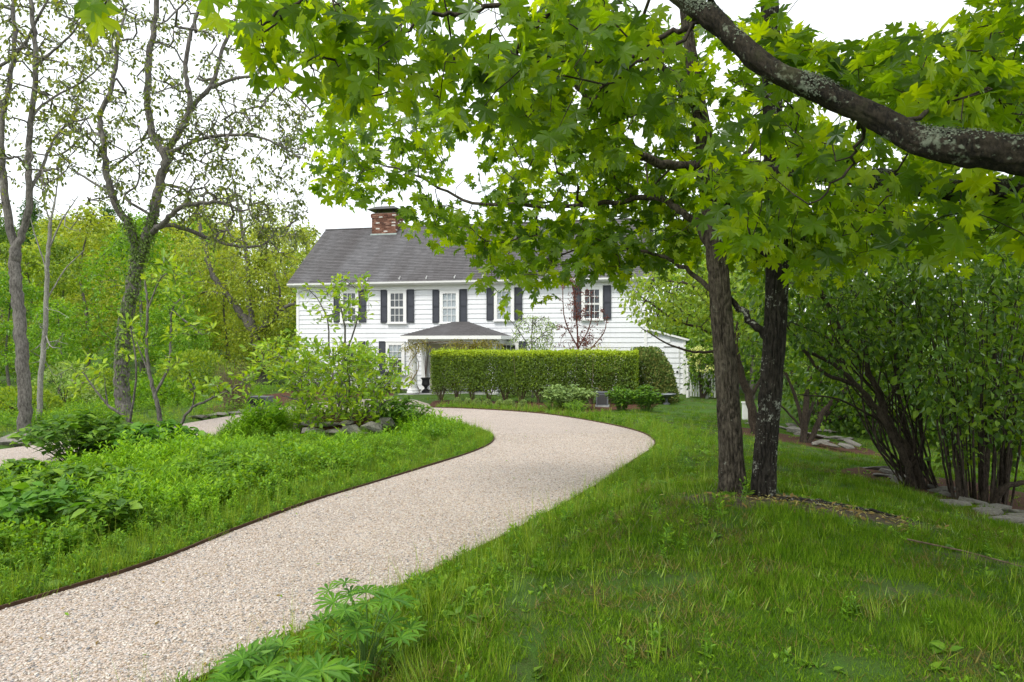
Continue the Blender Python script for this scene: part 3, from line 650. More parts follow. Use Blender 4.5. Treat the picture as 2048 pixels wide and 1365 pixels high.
def wing(H):
    x0, x1 = HL + 0.031, hs(1370); za, zb = hz(660, HL), hz(680, x1)
    top = lambda x: za + (zb - za) * (x - x0) / (x1 - x0)
    b = MB(); V = [(x0, .05, -.4), (x1, .05, -.4), (x1, 4, -.4), (x0, 4, -.4), (x0, .05, za), (x1, .05, zb), (x1, 4, zb), (x0, 4, za)]
    b.add(V, [(0, 1, 5, 4), (1, 2, 6, 5), (2, 3, 7, 6), (4, 5, 6, 7)]); Wg = b.build('wing', M['siding'], H)
    pit = 0.222; i = 0; dx0, dx1 = hs(1328), hs(1359); dtop = hz(694.5, dx0)
    while 0.12 + i * pit < za - 0.05:
        z0 = 0.12 + i * pit; z1 = z0 + pit + .012; i += 1
        xe = x1 - 0.1
        if z1 > zb - 0.05: xe = min(xe, x0 + (za - 0.05 - z1) / (za - zb) * (x1 - x0))
        if xe - x0 < .1: continue
        b = MB(); b.add([(x0, -.040, z0), (xe, -.040, z0), (xe, .045, z0), (x0, .045, z0), (x0, -.004, z1), (xe, -.004, z1), (xe, .045, z1), (x0, .045, z1)], [(0, 1, 5, 4), (0, 3, 2, 1), (4, 5, 6, 7), (0, 4, 7, 3), (1, 2, 6, 5)]); b.build('clapboard', M['siding'], Wg)
    b = MB(); b.box(x1 - .1, x1 + .03, -.055, .08, 0, zb); b.build('corner_board', M['white_trim'], Wg)
    b = MB(); b.add([(x0, -.16, za), (x1 + .18, -.16, zb - .06), (x1 + .18, 4.1, zb - .06), (x0, 4.1, za), (x0, -.16, za + .08), (x1 + .18, -.16, zb + .02), (x1 + .18, 4.1, zb + .02), (x0, 4.1, za + .08)], [(0, 3, 2, 1), (4, 5, 6, 7), (0, 1, 5, 4), (1, 2, 6, 5), (2, 3, 7, 6)]); b.build('wing_roof', M['white_trim'], H)
    D = MB(); D.box(dx0, dx1, -.052, -.01, .06, dtop); d = D.build('door', M['siding'], H)
    j = 0
    while 0.12 + j * pit < dtop - .1:
        z0 = .12 + j * pit; z1 = min(z0 + pit + .01, dtop - .02); j += 1
        b = MB(); b.add([(dx0 + .03, -.082, z0), (dx1 - .03, -.082, z0), (dx1 - .03, -.05, z0), (dx0 + .03, -.05, z0), (dx0 + .03, -.054, z1), (dx1 - .03, -.054, z1)], [(0, 1, 5, 4), (0, 3, 2, 1)]); b.build('clapboard', M['siding'], d)
    for a0, a1 in ((dx0, dx0 + .025), (dx1 - .025, dx1)):
        b = MB(); b.box(a0, a1, -.075, -.053, .06, dtop); b.build('door_trim', M['grey_box'] if False else M['white_trim'], d)
    b = MB(); b.box(dx0 - .02, dx1 + .02, -.085, -.03, dtop, dtop + .025); b.build('door_head', M['dark_metal'], d)
    z = hz(744, dx1); b = MB(); b.lathe([(0.012, -.1), (.045, -.08), (.045, -.03), (.02, 0)], 12); o = b.build('door_knob', M['iron'], d); o.rotation_euler = (math.radians(90), 0, 0); o.location = (dx1 - .1, -.14, z)
def porch(H):
    d = 2.3; xl, xr = hs(802, d), hs(1001, d); ze = hz(672, xl, d); za = hz(644, hs(920)); al, ar = hs(910), hs(936)
    b = MB(); V = [(xl, -d, ze), (xr, -d, ze), (xr, -.05, ze), (xl, -.05, ze), (al, -.05, za), (ar, -.05, za)]
    b.add(V, [(0, 1, 5, 4), (1, 2, 5), (3, 0, 4)] if False else [(0, 1, 5, 4)], .5); b.add([V[1], V[2], V[5]], [(0, 1, 2)], .45); b.add([V[3], V[0], V[4]], [(0, 1, 2)], .45); b.add(V[:4], [(0, 3, 2, 1)], .4)
    R = b.build('porch_roof', M['shingle'], H)
    sh = MB(); rr = np.random.default_rng(9); n = 15
    for i in range(n):
        t0, t1 = i / n - .01, (i + 1) / n; L = lambda t: np.array([xl + (al - xl) * t, -d + (d - .05) * t, ze + (za - ze) * t]); Rr = lambda t: np.array([xr + (ar - xr) * t, -d + (d - .05) * t, ze + (za - ze) * t])
        a, b_, c, e = L(t0), Rr(t0), Rr(t1), L(t1); m = max(2, int((b_[0] - a[0]) / .3))
        for j in range(m):
            u0, u1 = j / m, (j + 1) / m - .004; up0, up1 = np.array([0, 0, .028 + rr.uniform(0, .006)]), np.array([0, 0, .008])
            sh.add([a + (b_ - a) * u0 + up0, a + (b_ - a) * u1 + up0, e + (c - e) * u1 + up1, e + (c - e) * u0 + up1, a + (b_ - a) * u0, a + (b_ - a) * u1], [(0, 1, 2, 3), (4, 5, 1, 0)], rr.uniform(.4, .8))
    sh.build('shingle', M['shingle'], R, 'stuff')
    b = MB(); b.box(xl - .04, xr + .04, -d - .05, -d + .0, ze - .15, ze + .0); b.box(xl - .05, xl, -d, -.05, ze - .15, ze - .001); b.box(xr, xr + .05, -d, -.05, ze - .15, ze - .001); b.build('porch_fascia', M['white_trim'], H)
    b = MB(); b.box(xl + .22, xr - .22, -d + .24, -d + .50, ze - .34, ze - .06); b.box(xl + .22, xl + .48, -d + .5, -.05, ze - .34, ze - .061); b.box(xr - .48, xr - .22, -d + .5, -.05, ze - .34, ze - .061); b.build('porch_beam', M['white_trim'], H)
    b = MB(); b.box(xl + .02, xr - .02, -d + .02, -.06, ze - .06, ze - .02); b.build('porch_ceiling', M['porch_wall'], H)
    def col_(s, y):
        zt = ze - .34; z0 = .10
        p = [(.27, z0), (.27, z0 + .08), (.24, z0 + .09), (.25, z0 + .15), (.215, z0 + .19), (.195, z0 + .24)]
        for t in np.linspace(0, 1, 8): p.append((.195 - .045 * t ** 1.6, z0 + .26 + (zt - z0 - .48) * t))
        p += [(.17, zt - .20), (.17, zt - .16), (.155, zt - .15), (.19, zt - .09), (.22, zt - .08), (.22, zt)]
        b = MB(); b.lathe(p, 28, (s, y)); b.build('porch_column', M['white_trim'], H, sm=False)
    for s in (hs(826, d - .36), hs(984, d - .36)): col_(s, -(d - .36))
    for px in (849, 978): b = MB(); s = hs(px, .1); b.box(s - .12, s + .12, -.2, -.055, .05, ze - .1); b.build('pilaster', M['white_trim'], H)
    b = MB(); b.box(hs(860, .08), hs(930, .08), -.07, -.045, .15, ze - .08); b.build('porch_wall', M['porch_wall'], H)
    b = MB(); s0, s1 = hs(938, .1), hs(966, .1)
    b.box(s0, s1, -.10, -.05, .12, 2.16); D = b.build('front_door', M['door'], H)
    b = MB(); b.box(s0 - .12, s0, -.12, -.05, .12, 2.28); b.box(s1, s1 + .12, -.12, -.05, .12, 2.28); b.box(s0, s1, -.12, -.05, 2.16, 2.28); b.build('door_frame', M['white_trim'], H)
    for i in range(2):
        for j in range(3):
            p = MB(); x = s0 + .09 + i * (s1 - s0 - .1) / 2; p.box(x, x + (s1 - s0) / 2 - .14, -.115, -.10, .28 + j * .62, .78 + j * .62); p.build('door_panel', M['door'], D)
    b = MB(); b.lathe([(.01, 0), (.035, .02), (.035, .05), (.015, .08)], 10); o = b.build('door_knob', M['pale_metal'], D); o.rotation_euler = (math.radians(90), 0, 0); o.location = (s1 - .07, -.10, 1.1)
    b = MB(); b.box(xl + .1, xr - .1, -d + .1, -.05, -.2, .07); b.build('porch_floor', M['flagstone'], H)
HOUSE = house()

# ------------------------------------------------------------------ branching and foliage toolkit
class Skel:
    def __init__(s, cap=30000):
        s.p = np.zeros((cap, 3)); s.par = np.full(cap, -1); s.r = np.full(cap, np.nan); s.ok = np.ones(cap, bool); s.n = 0
    def node(s, p, par, r=np.nan):
        i = s.n; s.p[i] = p; s.par[i] = par; s.r[i] = r; s.n += 1; return i
    def line(s, pts, r0, r1, par=-1, sub=6, wob=0.0, rg=None):
        q = spline(pts, sub) if len(pts) > 1 else np.asarray(pts)
        if wob: q[1:-1] += (rg or rng).normal(0, wob, q[1:-1].shape)
        ids = []
        st = 0
        if par >= 0 and np.linalg.norm(q[0] - s.p[par]) < 1e-3: st = 1
        for k in range(st, len(q)):
            par = s.node(q[k], par, r0 + (r1 - r0) * k / max(1, len(q) - 1)); ids.append(par)
        return ids
    def nearest(s, q):
        d = np.linalg.norm(s.p[:s.n] - q, axis=1); d[~s.ok[:s.n]] = 1e9; return int(np.argmin(d))
    def tip(s, q, rg, step=0.3, jit=0.12, rise=0.0, zpen=0.0, avoid=None):
        q = np.asarray(q, float); dv = q - s.p[:s.n]; d = np.linalg.norm(dv, axis=1)
        if zpen: d = d + zpen * np.maximum(-dv[:, 2], 0)
        d = np.where(s.ok[:s.n], d, 1e9); i = int(np.argmin(d)); a = s.p[i]; L = np.linalg.norm(q - a)
        if L < 1e-3: return i
        n = max(2, int(L / step) + 1); t = np.linspace(0, 1, n + 1)[1:, None]
        pd = a - s.p[s.par[i]] if s.par[i] >= 0 else np.array([0, 0, 1.0]); pd = pd / (np.linalg.norm(pd) + 1e-9)
        c = a + pd * L * 0.35 + np.array([0, 0, rise * L])
        pts = (1 - t) ** 2 * a + 2 * t * (1 - t) * c + t ** 2 * q
        pts[:-1] += rg.normal(0, jit * step, pts[:-1].shape)
        if avoid is not None:
            px, py = proj(pts)
            if (inpoly(px, py, avoid) & (pts[:, 1] > .3)).any(): return -1
        for p in pts: i = s.node(p, i)
        return i
    def mesh(s, rt=0.004, expo=2.3, rmin=0.002, sides=(12, 8, 5, 4)):
        n = s.n; par = s.par[:n]; acc = np.zeros(n); kids = [[] for _ in range(n)]
        for i in range(n):
            if par[i] >= 0: kids[par[i]].append(i)
        R = np.zeros(n)
        for i in range(n - 1, -1, -1):
            if acc[i] == 0: acc[i] = rt ** expo
            R[i] = acc[i] ** (1 / expo)
            if par[i] >= 0: acc[par[i]] += acc[i]
        for i in range(n):
            if not np.isnan(s.r[i]): R[i] = s.r[i]
            elif par[i] >= 0: R[i] = max(rmin, min(R[i], R[par[i]] * 0.92))
        s.R = R; mb = MB(); stack = [i for i in range(n) if par[i] < 0]; start = [(-1, i) for i in stack]
        while start:
            a, i = start.pop(); ch = [i]; 
            while kids[i]:
                k = max(kids[i], key=lambda j: R[j])
                for j in kids[i]:
                    if j != k: start.append((i, j))
                ch.append(k); i = k
            pts = s.p[ch]; rad = R[ch].copy(); rad[-1] *= 0.5
            if a >= 0: pts = np.vstack([s.p[a], pts]); rad = np.concatenate([[min(rad[0] * 1.15, R[a])], rad])
            if len(pts) < 2: continue
            mr = rad.max(); sd = sides[0] if mr > 0.08 else sides[1] if mr > 0.03 else sides[2] if mr > 0.01 else sides[3]
            V, F = tube(pts, rad, sd); mb.add(V, F)
        return mb
def leaf_sets(tips, rg, k, spread, size, droop=0.5, up=0.6, sj=0.25, outward=None):
    """k leaves round every tip: positions, axes, normals, sizes"""
    tips = np.asarray(tips); n = len(tips) * k
    base = np.repeat(tips, k, 0); off = rg.normal(0, 1, (n, 3)); off = unit(off) * (spread * rg.random((n, 1)) ** 0.5)
    pos = base + off
    ax = unit(off * np.array([1, 1, 0.5]) / max(spread, 1e-3) + rg.normal(0, .35, (n, 3)) + np.array([0, 0, -droop]))
    nr = unit(np.array([0, 0, up]) + rg.normal(0, .5, (n, 3)) + (0 if outward is None else outward))
    return pos, ax, nr, size * (1 + rg.uniform(-sj, sj, n))
def leaves_mesh(name, tmpl, L, mat, rg, vlo=0.0, vhi=1.0, vbase=None):
    if not isinstance(tmpl, list): tmpl = [tmpl]
    pos, ax, nr, sz = L; sel = rg.integers(0, len(tmpl), len(pos)); V, F, A, off = [], [], [], 0
    for t, (TV, TF) in enumerate(tmpl):
        m = sel == t
        if not m.any(): continue
        v, f = place(TV, TF, pos[m], ax[m], nr[m], sz[m]); V.append(v); F.append(f + off); off += len(v)
        vv = vlo + (vhi - vlo) * rg.random(m.sum()) if vbase is None else np.clip(vbase[m] + rg.normal(0, .14, m.sum()), 0, 1)
        A.append(np.repeat(vv, len(TV)))
    return mesh_np(name, np.vstack(V), np.vstack(F), mat, np.concatenate(A))
def cat_leaves(*Ls): return tuple(np.concatenate([l[i] for l in Ls]) for i in range(4))
def foliage(parent, L, tmpl, mat, rg, nparts=0, leaf_name='leaf', fname='foliage', vhi=1.0, vlo=0.0, vbase=None):
    """the leaves of a plant: those that show largest as single parts, the rest joined"""
    if not isinstance(tmpl, list): tmpl = [tmpl]
    inv = None
    if parent is not None:
        off = np.array(parent.location)
        L = (L[0] - off, L[1], L[2], L[3])
    if nparts:
        wp = L[0] + (np.array(parent.location) if parent is not None else 0)
        px, py = proj(wp); Y = wp[:, 1]; vis = (Y > 0.5) & (px > -20) & (px < 2068) & (py > -20) & (py < 1385)
        sc = np.where(vis, L[3] / np.maximum(Y, .3), 0) * (0.4 + 0.6 * np.abs((unit(-(wp - np.array([0, 0, CZ]))) * unit(L[2])).sum(1)))
        idx = np.argsort(-sc)[:nparts]; idx = idx[sc[idx] > 0]
        mes = []
        for TV, TF in tmpl:
            for v in np.linspace(vlo + .1, vhi - .1, 4): mes.append(mesh_np(leaf_name, TV, TF, mat, np.full(len(TV), v)))
        for i in idx:
            o = bpy.data.objects.new(leaf_name, mes[rg.integers(0, len(mes))] if vbase is None else mes[rg.integers(0, len(tmpl)) * 4 + int(np.clip(vbase[i] * 4, 0, 3))])
            o.matrix_local = frame_matrix(L[0][i], L[1][i], L[2][i], float(L[3][i])); o.parent = parent; COL.objects.link(o)
        m = np.ones(len(L[0]), bool); m[idx] = False; L = tuple(a[m] for a in L)
        if vbase is not None: vbase = vbase[m]
    if len(L[0]) == 0: return None
    o = link(fname, leaves_mesh(fname, tmpl, L, mat, rg, vlo, vhi, vbase), parent, 'stuff'); return o
def sample_poly(poly, n, rg):
    poly = np.asarray(poly, float); lo, hi = poly.min(0), poly.max(0); out = []
    while sum(len(o) for o in out) < n:
        q = lo + (hi - lo) * rg.random((n * 2, 2)); out.append(q[inpoly(q[:, 0], q[:, 1], poly)])
    return np.vstack(out)[:n]
def shift(mb, off):
    mb.V = [v - off for v in mb.V]; return mb
def poly3(pts, sub=6): return [P(a, b, c) for a, b, c in pts]
SKYHOLES = [[(1575, -60), (1990, -60), (1930, 10), (1880, 38), (1800, 52), (1735, 60), (1690, 85), (1640, 60), (1590, 30)],
            [(893, 340), (905, 268), (950, 275), (965, 340), (930, 350)], [(860, 398), (868, 358), (930, 352), (925, 392)],
            [(400, -60), (485, -60), (485, 120), (560, 175), (640, 215), (640, 240), (560, 300), (400, 300)]]
def holes_ok(pos, margin=0):
    px, py = proj(pos); ok = np.ones(len(pos), bool)
    for h in SKYHOLES: ok &= ~inpoly(px, py, h)
    return ok

# ------------------------------------------------------------------ the two maple trunks and the overhanging limb
def bark_trunk(cl, rad, seed, ridges=18, depth=0.09, rings=150, sides=88, flare=True):
    """a trunk with furrowed bark, as real relief"""
    t = np.linspace(0, len(cl) - 1, rings); c = np.stack([np.interp(t, np.arange(len(cl)), cl[:, k]) for k in range(3)], 1); r = np.interp(t, np.arange(len(cl)), rad)
    an = np.linspace(0, 2 * math.pi, sides, endpoint=False); L = np.concatenate([[0], np.cumsum(np.linalg.norm(np.diff(c, axis=0), axis=1))])
    A, Z = np.meshgrid(an, L); wob = fbm(np.cos(A) * 1.2 + seed, np.sin(A) * 1.2, Z * 0.8, 2) - .5
    u = A * ridges / (2 * math.pi) + (fbm(np.cos(A) * 2 + seed, np.sin(A) * 2, Z * 4.0, 3) - .5) * 4.2
    rid = np.abs(2 * (u - np.floor(u)) - 1); rid = smooth(0.05, 0.55, rid)
    crk = fbm(np.cos(A) * ridges * .35 + seed, np.sin(A) * ridges * .35, Z * 7, 3)
    f = .90 + depth * (rid - .7) + 0.10 * (crk - .5) + 0.10 * wob + .09 * (fbm(np.cos(A) * ridges * .9 + seed, np.sin(A) * ridges * .9, Z * 22, 2) - .5)
    if flare: f = f * (1 + (0.16 + 0.55 * np.maximum(0, np.cos(A * 2 + seed) * .6 + np.cos(A * 3 + 1.7 * seed) * .5)) * np.exp(-Z / 0.20))
    rr = r[:, None] * f
    tt = unit(np.gradient(c, axis=0)); a = unit(np.cross(tt, np.array([0, 1.0, 0.001]))); b = np.cross(a, tt)
    V = c[:, None] + rr[..., None] * (np.cos(A)[..., None] * a[:, None] + np.sin(A)[..., None] * b[:, None])
    i = np.arange(rings - 1)[:, None] * sides; j = np.arange(sides)[None]; k = (j + 1) % sides
    return V.reshape(-1, 3), np.stack([i + j, i + k, i + sides + k, i + sides + j], -1).reshape(-1, 4)

def twin_maples():
    rg = np.random.default_rng(21)
    out = []
    # left trunk
    YA, YB = 6.25, 6.1
    a_line = [P(1467, 1010, YA), P(1465, 985, YA), P(1462, 900, YA), P(1455, 780, YA), P(1446, 660, YA), P(1436, 540, YA), P(1424, 430, YA), P(1414, 335, YA), P(1404, 250, YA + .05), P(1394, 190, YA + .1), P(1375, 60, YA + .2), P(1350, -150, YA + .3), P(1330, -420, YA + .5)]
    a_rad = [.142, .125, .111, .106, .101, .098, .092, .083, .075, .068, .055, .04, .02]
    b_line = [P(1527, 1022, YB), P(1526, 985, YB), P(1531, 900, YB), P(1541, 780, YB), P(1550, 660, YB), P(1554, 560, YB), P(1553, 450, YB), P(1550, 380, YB), P(1546, 250, YB + .05), P(1542, 80, YB + .1), P(1538, -60, YB + .15), P(1545, -300, YB + .2), P(1560, -520, YB + .3)]
    b_rad = [.118, .106, .101, .100, .100, .100, .098, .094, .090, .086, .078, .06, .03]
    specs = [
        ('maple_tree', 'grey brown ridged maple trunk leaning slightly left, joined at its foot to a darker trunk', a_line, a_rad, 'maple_bark', 1.0,
         [([(1424, 345, YA), (1380, 335, 6.1), (1310, 325, 6.0), (1262, 292, 5.85), (1225, 245, 5.7), (1185, 200, 5.5), (1130, 150, 5.2), (1080, 130, 5.0)], .052, .015),
          ([(1436, 505, YA), (1395, 450, 6.3), (1350, 415, 6.5), (1300, 395, 6.7), (1190, 410, 7.0), (1050, 410, 7.3), (930, 402, 7.6), (830, 350, 7.9), (720, 320, 8.1)], .040, .008),
          ([(1446, 590, YA), (1400, 560, 6.4), (1340, 520, 6.6), (1260, 500, 6.9), (1160, 500, 7.2), (1060, 530, 7.5)], .028, .006),
          ([(1424, 400, YA), (1500, 300, 6.8), (1600, 200, 7.3), (1750, 120, 7.8)], .04, .01),
          ([(1400, 220, YA), (1340, 150, 6.0), (1250, 60, 5.7), (1100, -40, 5.4), (950, -100, 5.2)], .045, .012)],
         [([(620, 270), (690, 190), (1000, 240), (1240, 330), (1400, 380), (1390, 500), (1265, 525), (1230, 545), (1180, 520), (1140, 520), (1090, 555), (1115, 600), (1060, 622), (1010, 580), (950, 575), (935, 545), (960, 512), (910, 500), (905, 460), (860, 472), (800, 465), (795, 400), (760, 372), (690, 395), (630, 350)], (6.6, 8.6), 270, .125, 7, .24),
          ([(1000, 100), (1240, 40), (1420, 60), (1430, 440), (1330, 420), (1180, 330), (1040, 250)], (6.1, 7.4), 140, .128, 7, .2),
          ([(1100, 420), (1400, 430), (1410, 520), (1300, 545), (1180, 560), (1135, 575), (1080, 520)], (6.2, 7.6), 46, .125, 7, .2)]),
        ('maple_tree', 'nearly black lichen spotted maple trunk, upright, joined at its foot to a greyer trunk', b_line, b_rad, 'dark_bark', 2.0,
         [([(1545, 545, YB), (1520, 490, 6.2), (1490, 460, 6.3), (1455, 430, 6.6), (1400, 410, 7.0)], .05, .02),
          ([(1545, 700, YB), (1500, 640, 6.2), (1470, 605, 6.3), (1440, 560, 6.5)], .04, .02),
          ([(1555, 540, YB), (1600, 480, 6.6), (1700, 430, 7.2), (1820, 420, 7.8)], .035, .01),
          ([(1548, 300, YB), (1620, 200, 6.4), (1720, 120, 6.9), (1850, 60, 7.4)], .04, .012),
          ([(1543, 150, YB), (1480, 80, 5.8), (1400, -20, 5.3), (1300, -120, 4.9)], .04, .012)],
         [([(1420, 60), (1600, 60), (1740, 110), (1960, 40), (2080, 60), (2080, 520), (1850, 500), (1640, 440), (1580, 500), (1480, 540), (1420, 480)], (5.2, 8.2), 240, .13, 7, .22),
          ([(1420, 380), (1640, 380), (1840, 430), (1800, 520), (1640, 560), (1580, 560), (1440, 540)], (5.6, 7.6), 60, .125, 8, .2)])]
    for nm, lab, ln, rd, bark, seed, limbs, regs in specs:
        ln = spline(np.array(ln), 4); rd = np.interp(np.linspace(0, 1, len(ln)), np.linspace(0, 1, len(rd)), rd)
        base = np.array([ln[0][0], ln[0][1], G1(ln[0][0], ln[0][1])])
        t = thing(nm, lab, 'tree', base, 0, 'maples growing from one foot')
        V, F = bark_trunk(ln, rd, seed, 11, 0.19, 300, 110); link('trunk', mesh_np('trunk', V - base, F, M[bark], smoothf=True), t)
        S = Skel(); ids = []
        par = -1
        for p, r in zip(ln, rd): par = S.node(p, par, r * .8); ids.append(par)
        ntr = S.n
        for pts, r0, r1 in limbs:
            q = np.array(poly3(pts)); i = S.nearest(q[0]); S.line(np.vstack([S.p[i], q[1:]]), r0, r1, i, 6, .012, rg)
        S.ok[:int(ntr * .42)] = False
        Ls = []; vb = []
        for poly, (d0, d1), n, size, k, spread in regs:
            uv = sample_poly(poly, n, rg); Y = rg.uniform(d0, d1, n)
            q = np.array([P(u, v, y) for (u, v), y in zip(uv, Y)]); q = q[holes_ok(q)]
            order = np.argsort(np.linalg.norm(q - ln[len(ln) // 2], axis=1)); q = q[order]
            for p in q: S.tip(p, rg, .16, .16, .06)
            L = leaf_sets(q, rg, k, spread, size, .75, .75, .3); Ls.append(L)
        # unseen crown above and behind the picture's frame, added to shade the lawn
        n = 130; q = np.column_stack([rg.uniform(-0.5, 6.5, n), rg.uniform(3.0, 10.5, n), rg.uniform(4.2, 8.5, n)])
        px, py = proj(q); q = q[(py < -70) & holes_ok(q)]
        q = q[np.argsort(np.linalg.norm(q - ln[len(ln) // 2], axis=1))]
        q = np.array([p for p in q if S.tip(p, rg, .35, .14, .05, avoid=SKYHOLES[0]) >= 0])
        Ls.append(leaf_sets(q, rg, 16, .55, .15, .5, .9, .3))
        L = cat_leaves(*Ls); m = holes_ok(L[0]); L = tuple(x[m] for x in L)
        foliage(t, L, MAPLE, M['maple_leaf'], rg, 300)
        mb = shift(S_branches(S, ntr), base)
        if mb is not None: mb.build('branches', M[bark], t, 'stuff', True)
    return
def S_branches(S, ntr):
    """branch mesh without the trunk, whose mesh is built apart"""
    mb0 = S.mesh(.0042, 2.25, .0032, (10, 8, 6, 4))
    mb0.V.pop(0) if False else None
    return mb0
twin_maples()

def overhanging_maple():
    rg = np.random.default_rng(33)
    base = np.array([2.75, 2.0, G1(2.75, 2.0)])
    t = thing('maple_tree', 'maple whose thick lichen crusted limbs reach over the lawn from beyond the frame', 'tree', base)
    trunk = spline(np.array([base + (0, 0, -.1), base + (0, 0, .6), base + (-.02, .02, 1.3), base + (-.06, .05, 2.0), base + (.0, .05, 3.2), base + (.1, .1, 5.0), base + (.1, .1, 7.0)]), 5)
    V, F = bark_trunk(trunk, np.linspace(.24, .10, len(trunk)), 5.0, 16, .09, 120, 72); link('trunk', mesh_np('trunk', V - base, F, M['dark_bark'], smoothf=True), t)
    S = Skel(); par = -1
    for p in trunk: par = S.node(p, par, .12)
    nt = S.n
    limb1 = [(2200, 330, 2.35), (2050, 312, 2.45), (1950, 300, 2.52), (1870, 290, 2.58), (1790, 258, 2.66), (1700, 212, 2.74), (1620, 175, 2.80), (1540, 140, 2.86), (1480, 88, 2.94), (1415, 30, 3.02), (1340, -20, 3.12), (1240, -90, 3.25), (1100, -170, 3.45), (930, -230, 3.7)]
    q1 = np.vstack([trunk[14], poly3(limb1)]); q1 = spline(q1, 8); r1 = np.interp(np.linspace(0, 1, len(q1)), [0, .143, .286, .43, .57, .71, 1], [.090, .074, .058, .045, .042, .047, .028])
    limb2 = [(2300, 420, 3.3), (2080, 392, 3.75), (1980, 385, 3.9), (1900, 378, 4.0), (1800, 362, 4.2), (1700, 352, 4.4), (1620, 350, 4.6), (1555, 346, 4.8), (1480, 342, 5.0), (1400, 350, 5.3)]
    q2 = np.vstack([trunk[11], poly3(limb2)]); q2 = spline(q2, 6); r2 = np.interp(np.linspace(0, 1, len(q2)), [0, .3, .6, 1], [.085, .075, .055, .03])
    for nm, q, r, sd in (('limb', q1, r1, 3.3), ('limb', q2, r2, 8.1)):
        q = q + .010 * (np.stack([vnoise(np.arange(len(q)) * .35, 3.0 + k) for k in range(3)], 1) - .5); r = r * (1 + .14 * (vnoise(np.arange(len(q)) * .28, sd) - .5))
        c = q; rings = 260; tq = np.linspace(0, len(c) - 1, rings); cc = np.stack([np.interp(tq, np.arange(len(c)), c[:, k]) for k in range(3)], 1); rr = np.interp(tq, np.arange(len(c)), r)
        sides = 56; A, Z = np.meshgrid(np.linspace(0, 2 * math.pi, sides, endpoint=False), np.concatenate([[0], np.cumsum(np.linalg.norm(np.diff(cc, axis=0), axis=1))]))
        f = 1 + .36 * (fbm(np.cos(A) * 2 + sd, np.sin(A) * 2, Z * 14, 4) - .5) + .34 * (fbm(np.cos(A) + sd * 2, np.sin(A), Z * 4.5, 2) - .5) + .16 * (fbm(np.cos(A) * 7, np.sin(A) * 7 + sd, Z * 26, 2) - .5)
        tt = unit(np.gradient(cc, axis=0)); a = unit(np.cross(tt, np.array([0.0, 0, 1.0]))); b = np.cross(a, tt)
        R = (rr[:, None] * f)[..., None]; Nn = np.cos(A)[..., None] * a[:, None] + np.sin(A)[..., None] * b[:, None]; V = cc[:, None] + R * Nn
        i = np.arange(rings - 1)[:, None] * sides; j = np.arange(sides)[None]; k = (j + 1) % sides
        F = np.stack([i + j, i + k, i + sides + k, i + sides + j], -1).reshape(-1, 4)
        o = link(nm, mesh_np(nm, V.reshape(-1, 3) - base, F, M['limb_bark'], smoothf=True), t)
        # lichen flakes, thick on the weather side in patches
        Vf, Nf, Zf = V.reshape(-1, 3), Nn.reshape(-1, 3), np.repeat(Z[:, 0], sides)
        w = np.clip(fbm(Vf[:, 0] * 4.2 + sd, Vf[:, 1] * 4.2, Vf[:, 2] * 4.2, 3) * 5.0 - 2.75 + .55 * (Nf @ unit(np.array([.1, -.45, .9]))), 0, 1) ** 1.3
        sel = rg.choice(len(Vf), 9000, p=w / w.sum())
        ang = rg.uniform(0, 6.28, len(sel)); rd3 = rg.normal(0, 1, (len(sel), 3))
        TV = np.array([(0, 0, .15)] + [((.7 + .3 * math.sin(q * 2.7)) * math.cos(q), (.7 + .3 * math.cos(q * 3.1)) * math.sin(q), .1 * math.sin(q * 2)) for q in np.linspace(0, 6.28, 7)[:-1]]); TF = np.array([(0, 1 + q, 1 + (q + 1) % 6) for q in range(6)])
        v, f_ = place(TV, TF, Vf[sel] + Nf[sel] * .003 + rg.normal(0, .004, (len(sel), 3)), unit(np.cross(Nf[sel], rd3)), unit(Nf[sel] + rg.normal(0, .35, (len(sel), 3))), rg.uniform(.0022, .0062, len(sel)))
        link('lichen', mesh_np('lichen', v - base, f_, M['lichen']), o if False else t, 'stuff')
        par = nt - 12
        for p, rr_ in zip(c, r): par = S.node(p, par, rr_ * .55)
    for pts, r0, r1_ in (([(1240, -90, 3.25), (1080, -30, 3.3), (930, 30, 3.3), (840, 40, 3.2), (700, 110, 3.1), (620, 130, 3.0)], .016, .004),
                         ([(1415, 30, 3.02), (1330, 70, 3.2), (1250, 130, 3.4), (1195, 190, 3.5), (1150, 250, 3.6)], .014, .004),
                         ([(1190, -120, 3.3), (1060, 70, 3.6), (960, 130, 3.8), (860, 180, 3.9), (760, 190, 3.9)], .016, .004),
                         ([(1700, 212, 2.74), (1720, 260, 2.9), (1700, 330, 3.0), (1640, 400, 3.0)], .012, .004),
                         ([(1790, 258, 2.66), (1900, 200, 3.0), (2000, 150, 3.3)], .012, .004),
                         ([(1000, -200, 3.55), (760, -80, 3.2), (560, 20, 2.9), (520, 80, 2.85)], .014, .003),
                         ([(930, -230, 3.7), (600, -160, 3.0), (380, -60, 2.5), (230, -10, 2.3)], .012, .003)):
        q = np.array(poly3(pts)); i = S.nearest(q[0]); S.line(np.vstack([S.p[i], q[1:]]), r0, r1_, i, 6, .012, rg)
    S.ok[:nt] = False
